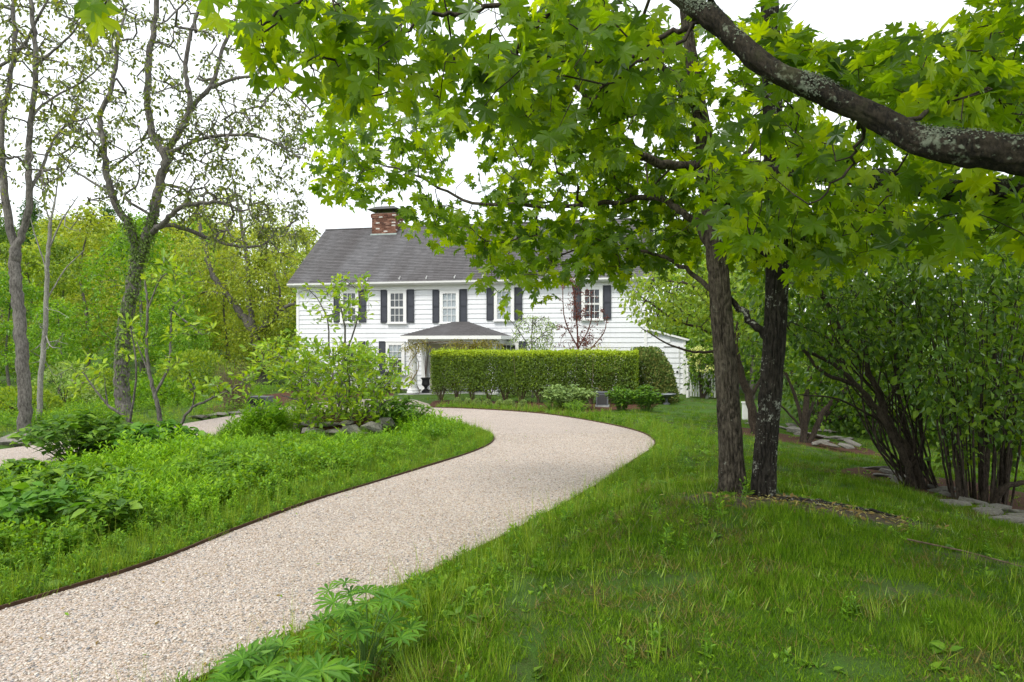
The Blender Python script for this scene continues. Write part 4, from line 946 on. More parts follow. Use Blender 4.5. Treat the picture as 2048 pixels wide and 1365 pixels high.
    regs = [([(500, -30), (495, 100), (560, 165), (650, 185), (700, 210), (790, 215), (930, 240), (1010, 250), (1130, 270), (1250, 220), (1330, 110), (1240, -30)], (2.8, 4.2), 175, .105, 5, .14, .9),
            ([(1020, 60), (1300, 60), (1390, 200), (1300, 310), (1120, 260)], (3.6, 4.8), 44, .108, 5, .15, .7),
            ([(1400, 200), (1600, 230), (1760, 300), (1850, 380), (1760, 470), (1620, 520), (1480, 480), (1400, 380)], (3.0, 4.8), 66, .108, 5, .15, .7),
            ([(1700, 130), (1850, 90), (1960, 30), (2090, 20), (2090, 290), (1900, 270), (1750, 200)], (2.8, 4.8), 115, .108, 5, .17, .3),
            ([(1480, 60), (1560, 40), (1700, 110), (1800, 160), (1700, 190), (1560, 110)], (3.6, 4.8), 26, .135, 5, .16, .3),
            ([(1850, 330), (2090, 330), (2090, 500), (1800, 500)], (3.0, 4.6), 30, .135, 5, .16, .4)]
    Ls = []
    for poly, (d0, d1), n, size, k, spread, dr in regs:
        uv = sample_poly(poly, n, rg); Y = rg.uniform(d0, d1, n); q = np.array([P(u, v, y) for (u, v), y in zip(uv, Y)]); q = q[holes_ok(q)]
        q = q[np.argsort(-q[:, 0])]
        q = q[np.array([np.linalg.norm(S.p[:S.n] - p, axis=1)[S.ok[:S.n]].min() for p in q]) < 1.3]
        q = np.array([p for p in q if S.tip(p, rg, .10, .16, .04, avoid=SKYHOLES[0]) >= 0])
        view = np.array([0, -.5, 0]) * min(1, dr)
        Ls.append(leaf_sets(q, rg, k, spread, size, dr, .7, .22, view))
    for u, v, y in ((168, 8, 2.35), (192, 14, 2.3), (205, 40, 2.3), (186, 22, 2.4), (420, -2, 2.6)):
        q = P(u, v - 22, y)[None]; S.tip(q[0], rg, .10, .1); Ls.append((q, unit(np.array([[rg.normal(0, .25), -.1, -1.0]])), unit(np.array([[rg.normal(0, .3), -1.0, .3]])), np.array([.125])))
    # rest of its crown, unseen over and behind the viewer, spread to darken the lawn
    n = 330; q = np.column_stack([rg.uniform(0.8, 6.8, n), rg.uniform(-2.5, 5.0, n), rg.uniform(3.6, 7.5, n)]); px, py = proj(q); q = q[((py < -110) | (q[:, 1] < .6)) & holes_ok(q)]
    q = q[np.argsort(np.linalg.norm(q - trunk[-8], axis=1))]; S.ok[nt - 14:nt] = True
    q = np.array([p for p in q if S.tip(p, rg, .35, .12, .05, avoid=SKYHOLES[0]) >= 0])
    Ls.append(leaf_sets(q, rg, 16, .6, .15, .5, .9, .3))
    L = cat_leaves(*Ls); m = holes_ok(L[0] + L[1] * L[3][:, None] * .5) | (L[0][:, 0] < -1.0); L = tuple(x[m] for x in L)
    foliage(t, L, MAPLE, M['maple_leaf'], rg, 300)
    shift(S.mesh(.0034, 2.25, .0026, (8, 7, 6, 5)), base).build('branches', M['twig'], t, 'stuff', True)
overhanging_maple()

# ------------------------------------------------------------------ tall trees on the left
def pixel_tree(name, label, base_px, Y, limbs, regions, bark, leafmat, leaf=QUAD, lsize=.09, k=6, spread=.16, seed=1, group=None, cat='tree', nparts=0, rt=.006, trunkrel=True, vhi=1.0, extra=None, sag=0.5, step=.35):
    """tree from limb lines and crown outlines given at its own distance; limbs: list of ([(px,py,dY)...], w0_px, w1_px)"""
    rg = np.random.default_rng(seed); S = Skel(); first = True; b = None
    for pts, w0, w1 in limbs:
        q = np.array([P(a, c, Y + d) for a, c, d in pts])
        ca = math.cos(math.atan((pts[0][0] - 1024) / FPX)); r0, r1 = w0 / 2 * Y / FPX * ca, w1 / 2 * Y / FPX * ca
        if first:
            b = np.array([q[0][0], q[0][1], G1(q[0][0], q[0][1])]); q = np.vstack([b + (0, 0, -.15), q[1:]]) if trunkrel else q
            S.line(q, r0, r1, -1, 8, r0 * .10, rg); S.r[0] *= 1.3; S.r[1] *= 1.12; first = False
        elif cat == 'shrub' and q[0][2] < b[2] + .25:
            q[0][2] = G1(q[0][0], q[0][1]) - .1; S.line(q, r0, r1, -1, 6, r0 * .2, rg)
        else:
            i = S.nearest(q[0]); S.line(np.vstack([S.p[i], q[1:]]), r0, r1, i, 6, r0 * .14, rg)
    zmin = b[2] + .18 * (S.p[:S.n, 2].max() - b[2]); S.ok[:S.n] = S.p[:S.n, 2] > zmin
    tips = []; Ls = []; vb = []
    for poly, (d0, d1), n in regions:
        uv = sample_poly(poly, n, rg); dd = Y + rg.uniform(d0, d1, n); q = np.array([P(u, v, y) for (u, v), y in zip(uv, dd)]); tips.append(q)
    q = np.vstack(tips); d0 = np.array([np.linalg.norm(S.p[:S.n] - p, axis=1)[S.ok[:S.n]].min() for p in q]); q = q[np.argsort(d0)]
    for p in q: S.tip(p, rg, step, .2, .03)
    L = leaf_sets(q, rg, k, spread, lsize, sag, .7, .35)
    t = thing(name, label, cat, b, 0, group)
    shift(S.mesh(rt * (1.6 if Y > 11 else 1), 2.3, .0003 * Y + .001, (14, 9, 5, 3)), b).build('trunk', bark, t, None, True)
    foliage(t, L, leaf, leafmat, rg, nparts, 'leaf', 'crown', vhi)
    return t, S
def left_trees():
    t, S = pixel_tree('tall_tree', 'tall grey trunk forking in two near the left edge, fresh sparse leaves', None, 14.8,
        [([(50, 878, 0), (49, 800, 0), (44, 700, 0), (36, 610, 0), (31, 540, 0), (31, 500, 0)], 30, 25),
         ([(31, 500, 0), (18, 440, 0), (8, 370, 0), (3, 300, 0), (6, 225, .1), (20, 160, .2), (30, 80, .3), (25, -40, .4)], 20, 8),
         ([(31, 500, 0), (46, 460, 0), (60, 395, -.1), (56, 330, -.1), (62, 250, -.1), (72, 130, -.2), (66, 50, -.2), (55, -60, -.2)], 18, 9),
         ([(60, 385, 0), (85, 335, .2), (105, 285, .3), (135, 250, .4), (185, 235, .6)], 9, 4),
         ([(58, 340, 0), (35, 315, -.2), (10, 318, -.3), (-60, 300, -.3)], 7, 3),
         ([(10, 225, 0), (-10, 150, 0), (40, 100, 0), (75, 40, 0), (110, -30, 0)], 10, 5),
         ([(62, 240, 0), (100, 200, .3), (170, 160, .5), (215, 120, .6)], 7, 3),
         ([(68, 130, 0), (110, 100, -.3), (150, 60, -.4), (190, 0, -.5)], 7, 3)],
        [([(-60, -60), (260, -60), (240, 90), (190, 240), (150, 300), (90, 420), (60, 400), (0, 420), (-60, 300)], (-1.3, 1.6), 330)],
        M['grey_bark'], M['spring_leaf'], [OVAL2], .10, 12, .15, 41, rt=.009, step=.28)
    t, S = pixel_tree('tall_tree', 'tall ivy clad trunk forking wide, right of the left drive, crown thinly leafed', None, 19.9,
        [([(251, 836, 0), (243, 770, 0), (245, 700, 0), (252, 640, 0), (266, 575, 0), (276, 520, 0), (286, 488, 0)], 34, 26),
         ([(276, 515, 0), (262, 460, -.2), (232, 410, -.3), (214, 355, -.4), (209, 290, -.4), (200, 235, -.4), (225, 170, -.4), (238, 60, -.4)], 19, 8),
         ([(286, 488, 0), (300, 455, 0), (311, 410, 0), (320, 360, 0), (334, 315, 0), (330, 295, .1)], 24, 18),
         ([(325, 320, 0), (305, 270, .2), (296, 210, .2), (298, 130, .2), (308, 60, .2), (318, -40, .2)], 17, 11),
         ([(332, 310, 0), (352, 275, -.1), (372, 245, -.2), (380, 200, -.2), (372, 140, -.2), (378, 80, -.2), (395, 30, -.2), (410, -40, -.2)], 15, 6),
         ([(352, 280, 0), (385, 215, .3), (425, 165, .4), (445, 100, .5), (470, 40, .5), (500, -40, .5)], 12, 6),
         ([(425, 170, 0), (480, 155, .5), (540, 160, .6), (590, 190, .6), (630, 230, .6)], 8, 3),
         ([(298, 468, 0), (330, 445, -.5), (360, 415, -.8), (400, 408, -.9), (440, 405, -1.0), (480, 420, -1.1)], 14, 5),
         ([(300, 455, 0), (350, 452, .6), (420, 478, .9), (470, 492, 1.0), (520, 492, 1.0), (545, 475, 1.0)], 12, 4),
         ([(335, 312, 0), (400, 280, -.6), (470, 270, -.8), (540, 282, -.9), (590, 310, -.9)], 10, 3),
         ([(245, 430, 0), (215, 385, .5), (160, 350, .7), (130, 330, .8)], 8, 3),
         ([(212, 350, 0), (260, 310, -.4), (285, 290, -.4)], 7, 3),
         ([(208, 290, 0), (170, 270, .3), (120, 310, .4), (50, 305, .4)], 7, 3),
         ([(280, 430, 0), (250, 395, .4), (275, 370, .5), (280, 330, .5)], 7, 3)],
        [([(120, 40), (250, -60), (540, -60), (560, 120), (650, 230), (640, 330), (600, 420), (640, 470), (560, 520), (420, 500), (330, 440), (170, 400), (110, 300)], (-2.2, 2.2), 640),
         ([(330, 230), (620, 200), (640, 470), (420, 500), (340, 420)], (-2, 2), 200)],
        M['grey_bark'], M['spring_leaf'], [OVAL2], .115, 12, .17, 42, rt=.010, step=.32)
    # ivy on its trunk
    rg = np.random.default_rng(4); ids = [i for i in range(S.n) if not np.isnan(S.r[i]) and S.r[i] > .09 and S.p[i, 2] < 5.4]
    ids = np.array(ids); pick = rg.choice(ids, 2600, p=None); an = rg.normal(-.9, .9, len(pick)); rad = S.r[pick] * 1.03
    pos = S.p[pick] + np.stack([np.cos(an) * rad, np.sin(an) * rad, rg.uniform(-.35, .35, len(pick))], 1)
    keep = (rg.random(len(pick)) < .25 + .75 * smooth(.2, 2.0, pos[:, 2])); pos, an = pos[keep], an[keep]
    nr = np.stack([np.cos(an), np.sin(an), 0 * an + .4], 1); ax = unit(np.stack([-np.sin(an) * rg.normal(0, .8, len(an)), np.cos(an) * rg.normal(0, .8, len(an)), -np.ones(len(an))], 1) + nr * .4)
    b = pos.min(0); t = thing('ivy_vine', 'green ivy climbing the forked grey trunk', 'vine', b)
    foliage(t, (pos, ax, nr, rg.uniform(.06, .11, len(pos))), [OVAL2], M['hedge_leaf'], rg, vhi=.6)
    pixel_tree('slender_tree', 'slender bare topped grey sapling just right of the leftmost forked trunk', None, 17.5,
        [([(78, 858, 0), (82, 760, 0), (91, 650, 0), (94, 560, 0), (97, 500, 0), (102, 440, 0)], 13, 8), ([(100, 450, 0), (88, 400, 0), (80, 350, 0)], 4, 2), ([(101, 445, 0), (112, 390, 0), (118, 345, 0)], 5, 2), ([(97, 500, 0), (125, 440, 0), (155, 395, 0)], 5, 2), ([(95, 540, 0), (70, 470, 0), (60, 430, 0)], 4, 2), ([(93, 600, 0), (130, 540, .2), (170, 500, .3)], 4, 2)],
        [([(40, 340), (160, 340), (170, 460), (60, 470)], (-.6, .6), 26), ([(50, 640), (140, 600), (150, 760), (60, 780)], (-.8, .8), 20)], M['pale_bark'], M['spring_leaf'], [QUAD], .07, 2, .12, 43)
    pixel_tree('spreading_tree', 'broad oak like tree with low forking limbs beside the left end of the house', None, 37.0,
        [([(522, 780, 0), (520, 720, 0), (512, 685, 0), (505, 660, 0)], 24, 22),
         ([(505, 660, 0), (480, 625, .3), (455, 590, .5), (430, 560, .6), (412, 510, .7), (400, 450, .7), (380, 400, .7)], 17, 6),
         ([(505, 655, 0), (498, 600, 0), (497, 540, 0), (490, 490, 0), (480, 430, 0), (470, 380, 0)], 14, 5),
         ([(512, 670, 0), (545, 640, -.5), (570, 615, -.7), (610, 605, -.8)], 13, 5),
         ([(455, 590, .5), (410, 585, 1), (360, 600, 1.2)], 7, 3), ([(497, 550, 0), (540, 510, .4), (570, 470, .5), (590, 430, .5)], 7, 3), ([(545, 640, -.5), (560, 590, -.5), (550, 550, -.5)], 6, 3)],
        [([(350, 480), (380, 400), (470, 390), (560, 400), (620, 480), (600, 560), (600, 640), (540, 640), (470, 600), (380, 610)], (-3, 3), 330)],
        M['grey_bark'], M['yellow_leaf'], [QUAD], .17, 16, .5, 44, step=.5)
left_trees()

# ------------------------------------------------------------------ woodland beyond the drive
def wood_proto(seed, h, cr, tr, ntips, k, lsize, z0=.12, conifer=False):
    rg = np.random.default_rng(seed); S = Skel(); S.line([(0, 0, -.3), (rg.normal(0, .1), rg.normal(0, .1), h * .3), (rg.normal(0, .25), rg.normal(0, .25), h * .65), (rg.normal(0, .3), rg.normal(0, .3), h * .97)], tr, tr * .15, -1, 8)
    n0 = S.n; S.ok[:2] = False; q = []
    while len(q) < ntips:
        z = rg.uniform(z0, 1.0); 
        w = (1 - z) ** .8 + .03 if conifer else (math.sin(math.pi * min(1, max(0, (z - z0 * .7) / (1.02 - z0 * .7))) ** .75)) ** .6
        a = rg.uniform(0, 6.28); r = cr * w * math.sqrt(rg.random()); lob = .75 + .5 * float(fbm(np.cos(a) * 1.5 + seed, np.sin(a) * 1.5, z * 3, 2))
        q.append((math.cos(a) * r * lob, math.sin(a) * r * lob, z * h))
    q = np.array(q); q = q[np.argsort(np.hypot(q[:, 0], q[:, 1]))]
    for p in q: S.tip(p, rg, h * .07, .15, -.04 if conifer else .05, .4)
    L = leaf_sets(q, rg, k, h * .06, lsize, .5 if conifer else .35, .8, .35)
    return S.mesh(.012, 2.3, .01, (8, 6, 4, 3)).mesh('trunk', M['grey_bark'], True), leaves_mesh('crown', [QUAD], L, M['wood_leaf'], rg)
def copy_mat(me, mat): q = me.copy(); q.materials.clear(); q.materials.append(mat); return q
def woods():
    rg = np.random.default_rng(71)
    base = [wood_proto(1, 8.5, 3.0, .14, 120, 46, .22), wood_proto(2, 10.0, 2.6, .13, 120, 46, .22), wood_proto(3, 7.0, 3.2, .11, 110, 50, .20, .05), wood_proto(4, 11.0, 3.4, .17, 130, 48, .24)]
    con = wood_proto(9, 14.0, 3.2, .2, 170, 40, .30, .06, True)
    kinds = [(base[0][0], copy_mat(base[0][1], M['wood_leaf']), 'mid green wood tree'),
             (base[1][0], copy_mat(base[1][1], M['yellow_leaf']), 'yellow green wood tree'),
             (base[2][0], copy_mat(base[2][1], M['fresh_leaf']), 'low bushy bright tree'),
             (base[3][0], copy_mat(base[3][1], M['yellow_leaf']), 'tall pale yellow tree'),
             (base[0][0], copy_mat(base[0][1], M['lilac_leaf']), 'dark green tree'),
             (base[3][0], copy_mat(base[3][1], M['fresh_leaf']), 'tall fresh green tree'),
             ]
    def put(kd, x, y, s, group):
        tm, cm, lab = kinds[kd]; px = 1024 + FPX * x / y
        if x < 0:
            zone = 'left of the leftmost forked trunk' if px < 60 else 'between the forked trunk and the ivy clad trunk' if px < 235 else 'behind the ivy clad trunk' if px < 330 else 'behind the small open magnolia' if px < 450 else 'behind the spreading tree'
            row = 'nearest row' if y < 35 else 'second row' if y < 44 else 'third row' if y < 53 else 'rearmost row'
            lab = lab + ', ' + row + ', ' + zone
        else:
            zone = 'beyond the picket fence' if px < 1500 else 'behind the leaning shrub' if px < 1760 else 'behind the dense right shrub'
            lab = lab + ('' if kd != 2 else ' of the right') + ', ' + ('near row, ' if y < 24 else 'middle row, ' if y < 30 else 'far row, ') + zone
        t = thing('woodland_tree', lab, 'tree', (x, y, G1(x, y) - .05), rg.uniform(0, 6.28), group); t.scale = (s * rg.uniform(.9, 1.1), s * rg.uniform(.9, 1.1), s)
        link('trunk', tm, t); link('crown', cm, t)
    spots = [(2, -18, 27, .55), (2, -22, 30, .75), (0, -24, 34, .8), (2, -16.5, 33, .6), (5, -19.5, 36, .78), (1, -13.5, 37, .7), (0, -26, 39, .95), (1, -21, 42, .95), (3, -16, 44, .9), (1, -11.5, 46, .9), (3, -28, 45, 1.0), (5, -23, 49, 1.0),
             (1, -33, 50, 1.1), (0, -17, 53, 1.05), (1, -37, 44, 1.0), (3, -12, 56, 1.0), (5, -30, 56, 1.1), (1, -24, 58, 1.15), (0, -41, 55, 1.1), (3, -19, 62, 1.1), (1, -6, 60, 1.0), (2, -14.2, 30, .42), (2, -25.5, 31.5, .6), (0, -30, 37, .85), (2, -12.2, 39.5, .6), (1, -16.5, 39.5, .75)]
    for a in spots: put(*a, 'trees of the wood left of the house')
    rs = [(4, 9.5, 27, .8), (4, 13.5, 25, .9), (4, 18, 24, .9), (4, 22, 27, 1.0), (4, 11.5, 33, 1.0), (4, 17, 33, 1.1), (4, 25, 34, 1.1), (4, 8.5, 38, 1.0), (4, 21, 20, .8), (4, 15, 19.5, .62), (2, 11.2, 22.5, .5), (4, 29, 26, 1.0), (2, 9.7, 33.5, 1.0), (4, 10.6, 36, 1.1), (2, 8.6, 29.5, .62), (4, 26, 19, 1.0), (4, 33, 30, 1.2), (4, 19, 14, .8)]
    for a in rs: put(*a, 'trees closing the view on the right')
    # the far hillside
    n = 900; x = rg.uniform(-170, 60, n); y = rg.uniform(64, 190, n); k = (x < -.42 * y); x, y = x[k], y[k]; z = ground(x, y)
    pro = [proto('far_crown', copy_mat(con[1], M['conifer'])), proto('far_crown', copy_mat(base[0][1], M['conifer'])), proto('far_crown', copy_mat(base[3][1], M['lilac_leaf'])), proto('far_crown', copy_mat(base[1][1], M['wood_leaf']))]
    instances('hillside_wood', np.stack([x, y, z], 1), np.stack([0 * x, 0 * x, rg.uniform(0, 6.28, len(x))], 1), rg.uniform(.85, 1.25, len(x)), pro, rg.choice(4, len(x), p=[.12, .38, .15, .35]), label='dark wooded hillside far behind the left trees')
woods()

# ------------------------------------------------------------------ shrubs on the right
def right_shrubs():
    HL_ = [OVATE]
    def shrub(label, Y, limbs, regs, seed, nparts=0, mat='lilac_leaf', size=.082, k=17, spread=.24, bark='shrub_bark', tmpl=None, name='tall_shrub', step=.3): 
        return pixel_tree(name, label, None, Y, limbs, regs, M[bark], M[mat], tmpl or HL_, size, k, spread, seed, None, 'shrub', nparts, .004, step=step)
    shrub('leaning many stemmed lilac like shrub whose stems sweep left over the ledge stones', 9.2,
        [([(1832, 962, 0), (1815, 930, 0), (1790, 880, -.05), (1755, 820, -.1), (1712, 770, -.15), (1660, 725, -.2), (1600, 700, -.3)], 19, 7),
         ([(1852, 964, .1), (1822, 915, .1), (1785, 860, .15), (1760, 800, .2), (1735, 740, .2), (1700, 690, .2), (1660, 620, .2), (1630, 560, .2)], 21, 8),
         ([(1840, 960, 0), (1820, 900, .3), (1800, 820, .4), (1790, 720, .5), (1780, 600, .5)], 12, 6),
         ([(1838, 955, 0), (1845, 880, .2), (1835, 790, .3), (1810, 680, .4), (1800, 560, .4)], 10, 5),
         ([(1735, 740, .2), (1730, 660, .1), (1720, 590, .1)], 10, 4), ([(1712, 770, -.1), (1640, 740, -.3), (1580, 660, -.4), (1540, 610, -.4)], 10, 3), ([(1780, 850, .1), (1680, 800, -.2), (1590, 790, -.3)], 6, 3)] + [([(1800 + (i * 37 % 90), 958 + (i * 13 % 14), .12 * (i % 4)), (1800 - (i * 53 % 120) + 50, 860, .1 * (i % 5)), (1740 - (i * 71 % 230) + 120, 700 - (i * 31 % 60), .15 * (i % 6)), (1700 - (i * 71 % 300) + 160, 560, .2 * (i % 6))], 4 + i % 4, 2) for i in range(24)],
        [([(1500, 520), (1640, 480), (1800, 470), (1900, 520), (1900, 640), (1800, 740), (1640, 720), (1520, 640)], (-1.0, 1.4), 330), ([(1560, 640), (1800, 650), (1850, 860), (1740, 830), (1600, 770)], (.3, 2.0), 90)], 51, 300)
    fan = [([(1965, 1000, 0), (1970, 960, 0), (1975, 900, 0), (1985, 800, 0), (1990, 680, 0), (1985, 560, 0)], 17, 7)]
    rg = np.random.default_rng(6)
    for i in range(34):
        a = rg.uniform(-1.1, 1); x1 = 1965 + a * 150; fan.append(([(1965 + a * 62, 994 + rg.uniform(-8, 8), rg.uniform(-.25, .45)), (1965 + a * 85, 880, rg.uniform(-.4, .6)), (1965 + a * 105, 740, rg.uniform(-.6, .9)), (x1, rg.uniform(520, 640), rg.uniform(-.8, 1.2))], rg.uniform(3.5, 9), 2))
    fan.append(([(1975, 1000, 0), (2010, 975, -.2), (2060, 960, -.3), (2140, 900, -.4)], 18, 7))
    shrub('dense dark shrub of many upright stems at the right edge of the lawn', 8.6, fan,
        [([(1800, 480), (2120, 440), (2150, 800), (2080, 860), (1900, 860), (1800, 760)], (-1.2, 1.8), 420), ([(1840, 760), (2100, 800), (2100, 930), (1900, 930)], (-.3, 1.9), 110)], 52, 300)
    shrub('spreading shrub rising from the heap of flat stones', 14.6,
        [([(1605, 862, 0), (1612, 810, 0), (1618, 740, 0), (1610, 660, 0), (1590, 580, 0)], 15, 6), ([(1612, 862, 0), (1650, 820, 0), (1690, 780, -.2), (1720, 720, -.3)], 13, 5), ([(1604, 860, 0), (1590, 790, .3), (1560, 720, .4), (1540, 640, .4)], 9, 4), ([(1610, 860, 0), (1640, 760, .6), (1660, 660, .8)], 8, 3), ([(1600, 860, 0), (1580, 830, .2), (1540, 790, .2)], 6, 3)],
        [([(1480, 560), (1600, 500), (1760, 520), (1800, 660), (1740, 790), (1600, 760), (1500, 720)], (-1.6, 2.2), 260)], 53, 0, size=.11, k=15, spread=.30)
    shrub('pale green leaved shrub tree whose low branches droop before the house wing', 15.8,
        [([(1512, 862, 0), (1500, 800, 0), (1482, 750, 0), (1470, 700, 0)], 20, 14), ([(1482, 750, 0), (1450, 690, -.2), (1410, 660, -.3), (1350, 640, -.4), (1290, 600, -.5)], 10, 3), ([(1470, 700, 0), (1440, 620, .2), (1380, 570, .2), (1300, 560, .2)], 9, 3), ([(1470, 700, 0), (1480, 620, .4), (1500, 540, .4)], 10, 4), ([(1450, 700, -.2), (1400, 705, -.5), (1340, 690, -.6), (1280, 655, -.6)], 7, 2), ([(1500, 800, 0), (1540, 720, .3), (1560, 640, .4)], 9, 4)],
        [([(1245, 590), (1270, 545), (1340, 545), (1420, 510), (1560, 520), (1570, 640), (1470, 690), (1370, 640), (1300, 670), (1270, 640)], (-1.6, 1.8), 250), ([(1270, 560), (1420, 540), (1440, 660), (1300, 650)], (-1, 1), 60)], 54, 0, 'wood_leaf', .10, 13, .26)
    shrub('shaded shrub thicket filling the gap right of the dark maple trunk', 19.0,
        [([(1640, 850, 0), (1640, 760, 0), (1650, 620, 0)], 14, 6), ([(1645, 840, 0), (1720, 740, 0), (1780, 640, 0)], 10, 4), ([(1640, 840, 0), (1580, 740, 0), (1560, 640, 0)], 9, 4), ([(1640, 845, 0), (1800, 800, 0), (1900, 700, 0)], 9, 4)],
        [([(1560, 740), (1700, 760), (2080, 780), (2080, 900), (1900, 885), (1720, 868), (1600, 830)], (-.8, 1.2), 330), ([(1480, 520), (1900, 500), (2080, 560), (2060, 860), (1900, 880), (1700, 860), (1560, 820), (1480, 700)], (-1.5, 2.5), 520)], 55, 0, size=.13, k=18, spread=.40)
    shrub('white flowering rhododendron behind the picket fence', 27.0,
        [([(1405, 800, 0), (1400, 760, 0), (1398, 720, 0)], 8, 4), ([(1405, 795, 0), (1425, 750, 0), (1430, 710, 0)], 6, 3)],
        [([(1376, 700), (1400, 680), (1450, 680), (1460, 790), (1380, 780)], (-.8, .8), 90)], 56, 0, 'lilac_leaf', .13, 12, .22)
    rg = np.random.default_rng(15); uv = sample_poly([(1376, 690), (1440, 685), (1440, 740), (1380, 745)], 34, rg); q = np.array([P(u, v, 26.3 + rg.uniform(-.3, .3)) for u, v in uv])
    par = bpy.data.objects['tall_shrub.005'] if 'tall_shrub.005' in bpy.data.objects else None
    L = leaf_sets(q, rg, 16, .09, .07, .0, .8, .2); off = np.array(par.location); link('blossom', leaves_mesh('blossom', [QUAD], (L[0] - off, *L[1:]), M['blossom'], rg), par, 'stuff')
right_shrubs()

# ------------------------------------------------------------------ planting in front of the house
def hedge():
    rg = np.random.default_rng(88); a = np.array([-2.98, 25.0]); e = np.array([4.30, 23.42]); u = (e - a) / np.linalg.norm(e - a); v = np.array([-u[1], u[0]]); Lh = np.linalg.norm(e - a); zb, zt, th = -.66, 1.27, 1.0
    t = thing('hedge', 'long clipped green hedge with bright yellow green top before the porch', 'hedge', (a[0], a[1], zb), math.atan2(u[1], u[0]))
    H = zt - zb; plants = np.arange(.22, Lh, .62)
    for i, s in enumerate(plants):
        mb = MB(); right = s > Lh * .55
        for j in range(11 if not right else 15):
            x1 = s + rg.normal(0, .26); y1 = th / 2 + rg.normal(0, .27); z1 = H * rg.uniform(.6, .96); x0, y0 = s + rg.normal(0, .03), th / 2 + rg.normal(0, .04)
            mb.tube(np.array([(x0, y0, -.05), (x0 + (x1 - x0) * .35, y0 + (y1 - y0) * .45, z1 * .28), (x0 + (x1 - x0) * .8, y0 + (y1 - y0) * .85, z1 * .6), (x1, y1, z1)]), [.016, .013, .009, .004], 4)
        mb.build('stem', M['tan_twig'], t, None, True)
    P_, Nn, vb = [], [], []
    def add(n, f):
        for _ in range(1):
            q, nn, w = f(n); P_.append(q); Nn.append(nn); vb.append(w)
    def front(n, y, ny):
        x = rg.uniform(0, Lh, n); z = H * (.12 + .88 * rg.random(n) ** .85); dep = np.abs(rg.normal(0, .11, n))
        xm = x / Lh; bare = .42 * smooth(.60, .98, xm) * smooth(1.0, .55, z / H) + .75 * smooth(.32, .14, z / H)
        gap = np.abs((x - .22) / .62 - np.round((x - .22) / .62)) * 2; bare += (.75 * gap + .15) * smooth(.46, .22, z / H) + .4 * (fbm(x * 2.3, z * 2.3, 1.0, 2) > .60) * smooth(.85, .6, z / H)
        k = rg.random(n) > bare; x, z, dep = x[k], z[k], dep[k]; m = len(x)
        bul = .17 * (fbm(x * 1.6, z * 1.6, 3.0, 3) - .5) + .10 * np.maximum(0, .55 - z / H)
        q = np.stack([x, (y + ny * (-dep - bul)), z], 1); nn = np.tile([0, ny, .35], (m, 1)) + rg.normal(0, .55, (m, 3)); 
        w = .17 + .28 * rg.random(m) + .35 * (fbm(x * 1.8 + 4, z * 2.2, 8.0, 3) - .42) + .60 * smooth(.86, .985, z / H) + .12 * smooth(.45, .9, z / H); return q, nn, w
    add(27000, lambda n: front(n, 0, -1)); add(12000, lambda n: front(n, th, 1))
    def core(n):
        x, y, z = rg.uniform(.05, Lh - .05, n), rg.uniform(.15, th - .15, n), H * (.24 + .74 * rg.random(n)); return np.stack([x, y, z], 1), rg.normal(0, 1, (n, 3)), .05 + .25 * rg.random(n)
    add(15000, core)
    def top(n):
        x, y = rg.uniform(0, Lh, n), rg.uniform(0, th, n); z = H + .06 * (fbm(x * 2, y * 2) - .5) * 2 - np.abs(rg.normal(0, .05, n)) + .03 * rg.random(n) + np.where(rg.random(n) < .04, rg.uniform(.03, .13, n), 0)
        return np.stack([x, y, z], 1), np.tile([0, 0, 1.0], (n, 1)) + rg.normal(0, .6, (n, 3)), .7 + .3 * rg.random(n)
    add(9000, top)
    for x0, s in ((0, -1), (Lh, 1)):
        def end(n):
            y, z = rg.uniform(0, th, n), H * (.15 + .85 * rg.random(n)); k = rg.random(n) > .6 * smooth(.45, .2, z / H); y, z = y[k], z[k]; m = len(y)
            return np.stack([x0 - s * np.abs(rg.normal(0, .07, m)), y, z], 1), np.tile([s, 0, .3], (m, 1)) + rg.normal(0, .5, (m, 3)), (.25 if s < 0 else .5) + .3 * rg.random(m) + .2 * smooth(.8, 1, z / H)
        add(2600, end)
    q, nn, w = np.vstack(P_), unit(np.vstack(Nn)), np.concatenate(vb); ax = unit(rg.normal(0, 1, q.shape) + [0, 0, .5]); sz = rg.uniform(.05, .085, len(q))
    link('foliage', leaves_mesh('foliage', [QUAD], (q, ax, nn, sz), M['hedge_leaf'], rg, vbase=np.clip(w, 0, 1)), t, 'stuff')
hedge()
def dome_bush(name, label, base, rx, ry, h, n, mat, size, seed, cat='shrub', group=None, tmpl=None, up=.3, pw=.5, z0=0.0, vr=(0, 1)):
    rg = np.random.default_rng(seed); t = thing(name, label, cat, base, 0, group)
    d = unit(rg.normal(0, 1, (n, 3))); d[:, 2] = np.abs(d[:, 2]); r = 1 - np.abs(rg.normal(0, .10, n)); lob = .86 + .28 * fbm(d[:, 0] * 2.2 + seed, d[:, 1] * 2.2, d[:, 2] * 2.2, 3)
    q = d * (r * lob)[:, None] * np.array([rx, ry, h]) + [0, 0, z0]
    L = (q, unit(d + rg.normal(0, .6, (n, 3)) + [0, 0, up]), unit(d + rg.normal(0, .6, (n, 3)) + [0, 0, .4]), rg.uniform(.7, 1.3, n) * size)
    link('foliage', leaves_mesh('foliage', tmpl or [QUAD], L, M[mat], rg, *vr), t, 'stuff')
    mb = MB()
    for i in range(14):
        e = q[rg.integers(0, n)] * .85; mb.tube([(0, 0, -.05), e * [.3, .3, .5], e], [.02, .014, .006], 4)
    mb.build('stem', M['shrub_bark'], t); return t
def at(px, Y): x = (px - 1024) / FPX * Y; return np.array([x, Y, G1(x, Y)])
